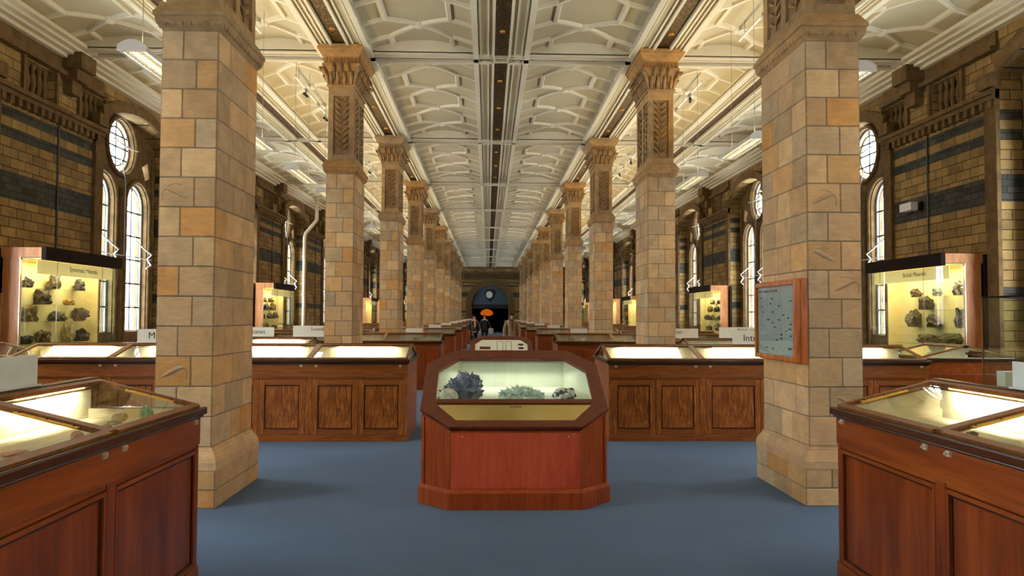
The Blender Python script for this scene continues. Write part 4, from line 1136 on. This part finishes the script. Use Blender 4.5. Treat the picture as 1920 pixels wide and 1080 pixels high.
# ------------------------------------------------------------------ framed key on the right pillar
xf = PX[1] - HX
t = thing('framed_key_board', 'wood framed grey printed key hung on the first right pillar', 'notice board', (xf - .001, 7.27, 1.28)); Lh = .52; H = .765
b = MB(); b.box(-.03, 0, -Lh, Lh, 0, H); b.build('backing', 'octside', t)
b = MB(); f = .045
for y0, y1, z0, z1 in ((-Lh, -Lh + f, 0, H), (Lh - f, Lh, 0, H), (-Lh + f, Lh - f, 0, f), (-Lh + f, Lh - f, H - f, H)): b.box(-.115, -.03, y0, y1, z0, z1)
for y0, y1, z0, z1 in ((-Lh - .012, -Lh, -.012, H + .012), (Lh, Lh + .012, -.012, H + .012), (-Lh, Lh, -.012, 0), (-Lh, Lh, H, H + .012)): b.box(-.06, 0, y0, y1, z0, z1)
o = b.build('frame', 'frameoak', t); bevel(o, .005)
b = MB(); b.box(-.088, -.078, -Lh + f, Lh - f, f, H - f); sh = b.build('printed_sheet', 'mapgrey', t)
b = MB()
for i in range(17): y = Lh - f - .03 - i * (2 * Lh - 2 * f - .06) / 16; b.box(-.0895, -.088, y - .002, y + .002, f + .03, H - f - .10)
b.build('column_line', 'mapline', sh)
b = MB()
for u, v, w in ((.06, .90, 1), (.40, .88, 1), (.92, .83, 1), (.36, .80, 1), (.60, .76, 1), (.10, .75, 1), (.15, .66, 1), (.42, .66, 1), (.72, .61, 1), (.85, .56, 1), (.28, .53, 2), (.60, .53, 1), (.92, .46, 1), (.42, .48, 1), (.48, .41, 1), (.88, .38, 2), (.80, .35, 1), (.92, .27, 1), (.66, .23, 1), (.54, .20, 1), (.88, .07, 2), (.22, .06, 2), (.42, .05, 1), (.66, .29, 1)):
    y = Lh - f - .02 - u * (2 * Lh - 2 * f - .06); z = f + .03 + v * (H - 2 * f - .08); b.box(-.090, -.088, y - .025 * w, y + .022, z - .007, z + .007)
b.build('printed_entry', 'ink', sh)
textobj('heading', 'KEY TO GENERAL COLLECTION', .034, 'ink', sh, (-.0895, Lh - f - .03, H - f - .045), (pi / 2, 0, -pi / 2), 'LEFT')
b = MB(); b.box(-.093, -.090, -Lh + f, Lh - f, f, H - f); b.build('glazing', 'glass', t)
for y in (-Lh - .006, Lh + .006): pass
b = MB(); b.box(-.05, -.0, Lh + .012, Lh + .14, H - .05, H - .01); b.build('hanging_bracket', 'blackwood', t)

# ------------------------------------------------------------------ pendant lights, track lights, wall box, down pipe
def pendant():
    t = thing('pendant_light', 'x', 'light', (0, 0, 0), 0, 'louvred pendant lights over the aisles'); L = 1.62
    prof = [(-.15, 0), (-.145, .05), (-.10, .085), (-.04, .105), (.04, .105), (.10, .085), (.145, .05), (.15, 0), (.135, 0), (.09, .06), (-.09, .06), (-.135, 0)]
    b = MB(); b.hexa([(x, .02, z) for x, z in prof], [(x, L - .02, z) for x, z in prof]); o = b.build('housing', 'whitemetal', t); fixnormals(o)
    for y0 in (0, L - .02):
        b = MB(); p = [(-.158, -.004), (-.152, .055), (-.10, .095), (-.04, .118), (.04, .118), (.10, .095), (.152, .055), (.158, -.004)]
        b.hexa([(x, y0, z) for x, z in p], [(x, y0 + .02, z) for x, z in p]); o = b.build('end_cap', 'whitemetal', t); fixnormals(o)
    b = MB()
    for i in range(18): y = .07 + i * (L - .14) / 17; b.box(-.128, .128, y - .002, y + .002, .002, .042)
    for x in (-.128, -.002, .124): b.box(x, x + .004, .03, L - .03, .002, .045)
    b.build('louvre', 'aluminium', t)
    b = MB()
    for x in (-.065, .065): b.tube([(x, .05, .052), (x, L - .05, .052)], .013, 8)
    b.build('fluorescent_tube', 'tube', t)
    b = MB(); b.tube([(0, .25, .10), (0, .25, ZC + .25 - 4.52)], .004, 5); b.tube([(0, L - .25, .10), (0, L - .25, ZC + .25 - 4.52)], .004, 5); b.build('cable', 'greymetal', t)
    return t
pd = pendant(); first = True
for side, x in (('left', -4.05), ('right', 4.05)):
    for i in range(15):
        y = (8.0 if side == 'left' else 8.3) + i * 3.25
        if i == 3: y += -.55
        lb = 'white louvred pendant light, %s from the front over the %s aisle' % ((ordn + ['fifteenth'])[i], side)
        if first: t = pd; t.location = (x, y, 4.52); t['label'] = lb; first = False
        else: t = dup(pd, (x, y, 4.52), 0, lb)
        if i < 12:
            area('pendant_uplight', (x, y + .81, 4.66), (pi, 0, 0), .24, 1.5, P_UP, (1, .75, .36), None)
            area('pendant_downlight', (x, y + .81, 4.515), (0, 0, 0), .22, 1.5, P_DOWN, (1, .91, .76), None, radians(150))

for side, x in (('left', -4.05), ('right', 4.05)):  # unseen lamps carrying the row on, added to brighten the foreground
    for q, y in (('above the front %s desk case' % side, 4.75), ('above the near end of the front %s desk case' % side, 1.5), ('behind the camera over the %s aisle' % side, -1.75)):
        dup(pd, (x, y, 4.52), 0, 'added unseen white louvred pendant light ' + q)
        area('pendant_uplight', (x, y + .81, 4.66), (pi, 0, 0), .24, 1.5, P_UP, (1, .75, .36))
        area('pendant_downlight', (x, y + .81, 4.515), (0, 0, 0), .22, 1.5, P_DOWN * 1.0, (1, .91, .76), None, radians(150))

def track():
    t = thing('track_light', 'x', 'light', (0, 0, 0), 0, 'ceiling spotlight tracks'); L = 4.6
    b = MB()
    for i in range(4): b.box(-.02, .02, i * 1.15, i * 1.15 + 1.05, 0, .035, 0)
    b.build('rail', 'whitemetal', t)
    b = MB()
    for i in range(3): b.box(-.022, .022, i * 1.15 + .80, i * 1.15 + 1.05, -.006, .04)
    b.build('rail_joint', 'greymetal', t)
    for y in (.9, 2.9):
        b = MB(); b.tube([(0, y, 0), (0, y, -.08)], .01, 6); b.tube([(-.02, y - .07, -.10), (.02, y + .07, -.13)], .032, 10); b.build('spotlight', 'blackpaint', t)
    b = MB()
    for y in (.3, 4.2): b.tube([(0, y, .03), (0, y, .32)], .006, 5)
    b.build('hanger', 'greymetal', t)
    return t
tk = track(); first = True
for side, x in (('left', -4.22), ('right', 4.22)):
    for k in range(1, 6):
        lb = 'white spotlight track under the %s aisle ceiling, %s bay from the front' % (side, ordn[k - 1])
        if first: t = tk; t.location = (x, YB(k) + 1.2, ZC - .02); t['label'] = lb; first = False
        else: dup(tk, (x, YB(k) + 1.2, ZC - .02), 0, lb)

t = thing('wall_box', 'small grey box fixed to the brick of the right wall', 'box', (XW, 14.35, 3.86))
b = MB(); b.box(-.20, -.03, -.20, .20, -.08, .08); o = b.build('housing', 'greybox', t) if False else b.build('housing', 'whitemetal', t); bevel(o, .01)
b = MB(); b.box(-.06, 0, -.30, -.18, -.09, .07); b.build('bracket', 'blackwood', t)
t = thing('down_pipe', 'pale pipe with a bend running down the left wall', 'pipe', (0, 0, 0))
b = MB(); yp = 32.0 + 3.3; b.tube([(-7.55, yp - 3.3, ZC), (-7.55, yp - 3.3, 5.75), (-7.75, yp - 3.3, 5.5), (-8.0, yp - 3.3, 5.2), (-8.05, yp - 3.3, 5.0), (-8.05, yp - 3.3, .05)], .075, 10); b.build('pipe', 'pipe', t)
b = MB()
for z in (1.2, 2.6, 4.2): b.tube([(-8.05, yp - 3.3, z - .03), (-8.05, yp - 3.3, z + .03)], .095, 10)
b.build('pipe_clip', 'pipe', t)

# ------------------------------------------------------------------ visitors
def skinned(name, nodes, edges, mat, parent, root=0, sub=1):
    me = bpy.data.meshes.new(name); me.from_pydata([n[0] for n in nodes], edges, []); me.materials.append(M[mat])
    o = link(name, me, parent)
    m = o.modifiers.new('skin', 'SKIN'); m.use_smooth_shade = True; m.branch_smoothing = .4
    for i, n in enumerate(nodes):
        d = me.skin_vertices[0].data[i]; r = n[1]; d.radius = r if isinstance(r, tuple) else (r, r); d.use_root = (i == root)
    u = o.modifiers.new('smooth', 'SUBSURF'); u.levels = sub; u.render_levels = sub
    return o
for k, c in (('skin', (206, 160, 130)), ('hair', (24, 20, 18)), ('coatbeige', (140, 118, 88)), ('coatdark', (70, 66, 58)), ('clothblack', (20, 20, 24)), ('trouser', (34, 34, 42)), ('shoe', (24, 20, 18)), ('scarf', (88, 60, 50)), ('bagpale', (170, 166, 160))):
    M[k] = plain('person_' + k, c, .75 if k != 'skin' else .5, var=.1, spec=.3)

def person(label, loc, rotz, ht, coat, trouser, armL, armR, stride=.12, coat_len=.80, sleeve=True, scarf=None, strap=False):
    """front is local -y; arms: list of (elbow, wrist) in metres for a 1.72 m figure"""
    t = thing('person', label, 'person', loc, rotz); t.scale = (ht / 1.72,) * 3
    n = [((0, .0, .93), (.135, .10)), ((0, .0, 1.10), (.125, .09)), ((0, .0, 1.30), (.15, .10)), ((0, .0, 1.42), (.11, .08)), ((0, -.01, 1.49), .052), ((0, -.015, 1.545), .065), ((0, -.02, 1.61), (.080, .095)), ((0, -.01, 1.675), (.068, .080)),
         ((0, -.115, 1.595), .014)]
    e = [(0, 1), (1, 2), (2, 3), (3, 4), (4, 5), (5, 6), (6, 7), (6, 8)]
    for sx, (el, wr) in ((-1, armL), (1, armR)):
        i = len(n); n += [((sx * .185, .0, 1.40), .055), (el, .043), (wr, .030)]
        d = (Vector(wr) - Vector(el)).normalized(); a = d.cross(Vector((0, 1, 0))); a = a.normalized() if a.length > .1 else Vector((1, 0, 0)); p = Vector(wr) + d * .075
        n.append((tuple(p), (.036, .018))); e += [(3, i), (i, i + 1), (i + 1, i + 2), (i + 2, i + 3)]
        for q, (off, ln) in enumerate(((-.030, .060), (-.010, .072), (.010, .068), (.030, .052))):
            j = len(n); b1 = p + a * off + d * .035; b2 = b1 + d * ln * .5 + Vector((0, -.008, 0)); b3 = b2 + d * ln * .5 + Vector((0, -.018, 0))
            n += [(tuple(b1), .0095), (tuple(b2), .0085), (tuple(b3), .007)]; e += [(i + 3, j), (j, j + 1), (j + 1, j + 2)]
        j = len(n); b1 = Vector(wr) + d * .045 + a * (-.040) + Vector((0, -.012, 0)); b2 = b1 + d * .035 + a * (-.012) + Vector((0, -.012, 0))
        n += [(tuple(b1), .011), (tuple(b2), .009)]; e += [(i + 2, j), (j, j + 1)]
    for sx, sy in ((-1, -stride), (1, stride)):
        i = len(n); n += [((sx * .095, 0, .88), .085), ((sx * .10, sy * .6 - .02, .50), .058), ((sx * .10, sy, .09), .040)]; e += [(0, i), (i, i + 1), (i + 1, i + 2)]
    body = skinned('body', n, e, 'skin', t)
    # clothes follow the same joints
    cn = [((0, .0, coat_len), (.185, .14)), ((0, .0, 1.0), (.165, .125)), ((0, .0, 1.15), (.15, .115)), ((0, .0, 1.32), (.18, .125)), ((0, .0, 1.44), (.115, .09))]; ce = [(0, 1), (1, 2), (2, 3), (3, 4)]
    for sx, (el, wr) in ((-1, armL), (1, armR)):
        i = len(cn); w2 = Vector(el).lerp(Vector(wr), .93 if sleeve else .3); cn += [((sx * .195, 0, 1.40), .072), (el, .062), (tuple(w2), .050)]; ce += [(3, i), (i, i + 1), (i + 1, i + 2)]
    skinned('coat', cn, ce, coat, t)
    tn = [((0, 0, .92), (.14, .11))]; te = []
    for sx, sy in ((-1, -stride), (1, stride)):
        i = len(tn); tn += [((sx * .10, 0, .82), .098), ((sx * .105, sy * .6 - .02, .48), .076), ((sx * .105, sy, .10), .068)]; te += [(0, i), (i, i + 1), (i + 1, i + 2)]
    skinned('trousers', tn, te, trouser, t)
    for sx, sy in ((-1, -stride), (1, stride)):
        b = MB(); b.rings([[(sx * .105 + w * cos(a), sy - .05 + .13 * sin(a), z) for a in [2 * pi * k / 14 for k in range(14)]] for w, z in ((.050, 0), (.052, .03), (.045, .07), (.03, .10))], 0, (1, 1, 1, 1), True, True); b.build('shoe', 'shoe', t)
    b = MB(); b.blob((0, .012, 1.655), (.092, .105, .082), 0, (1, 1, 1, 1), 14, 10)
    b.blob((0, .045, 1.60), (.088, .07, .09), 0, (1, 1, 1, 1), 12, 8); b.build('hair', 'hair', t)
    for sx in (-1, 1):
        b = MB(); b.blob((sx * .088, 0, 1.60), (.012, .022, .032)); b.build('ear', 'skin', t)
        b = MB(); b.blob((sx * .032, -.103, 1.622), (.012, .006, .007)); b.build('eye', 'hair', t)
    b = MB(); b.blob((0, -.098, 1.556), (.024, .006, .006)); b.build('mouth', 'scarf', t)
    if scarf:
        b = MB(); b.tube([(.08 * cos(a), .075 * sin(a) - .01, 1.475 + .01 * sin(a)) for a in [2 * pi * k / 12 for k in range(13)]], .035, 8); b.tube([(.02, -.10, 1.46), (.03, -.15, 1.30), (.03, -.15, 1.10)], [.03, .035, .03], 8); b.build('scarf', scarf, t)
    if strap:
        b = MB(); b.tube([(-.15, -.06, 1.43), (-.02, -.150, 1.25), (.15, -.13, 1.05), (.19, .0, .95)], .018, 6); b.tube([(-.15, -.06, 1.43), (-.1, .1, 1.4), (.1, .15, 1.2), (.19, 0, .95)], .018, 6); b.build('bag_strap', 'clothblack', t)
    return t
person('person in dark jacket and black trousers walking up the aisle, bag strap across chest', (-.93, 38, 0), .1, 1.72, 'coatdark', 'clothblack', ((-.25, .02, 1.14), (-.24, -.06, .90)), ((.26, .03, 1.14), (.28, -.08, .92)), .2, .86, True, 'skin', True)
person('person in beige coat and scarf walking up the aisle on the right', (.68, 28.5, 0), -.1, 1.80, 'coatbeige', 'trouser', ((-.27, .02, 1.14), (-.28, -.04, .88)), ((.27, .03, 1.14), (.29, -.06, .88)), .14, .62, True, 'scarf', False)
person('person all in black farther back in the middle of the aisle, with a pale bag', (-.42, 45, 0), 0, 1.72, 'clothblack', 'clothblack', ((-.25, .02, 1.14), (-.24, -.06, .90)), ((.27, .02, 1.14), (.34, -.06, .98)), .1, .8, True, None, False)
t = thing('shoulder_bag', 'pale grey bag held by the person in black', 'bag', (-.04, 44.92, .62))
b = MB(); b.rings([[(w * cx, .07 * cy_, z) for cx, cy_ in ((-1, -1), (1, -1), (1, 1), (-1, 1))] for w, z in ((.12, 0), (.15, .10), (.15, .26), (.12, .32))]); o = b.build('bag_body', 'bagpale', t); bevel(o, .02)
b = MB(); b.tube([(-.10, 0, .31), (-.06, 0, .40), (.0, 0, .42), (.06, 0, .40), (.10, 0, .31)], .012, 6); b.build('handle', 'clothblack', t)
person('person in short black sleeves mostly behind the second right pillar, one arm reaching out', (3.30, 15.55, 0), .25, 1.74, 'clothblack', 'trouser', ((-.22, -.06, 1.16), (-.20, -.20, .98)), ((.40, .0, 1.30), (.62, -.16, 1.12)), .05, .86, False, None, False)
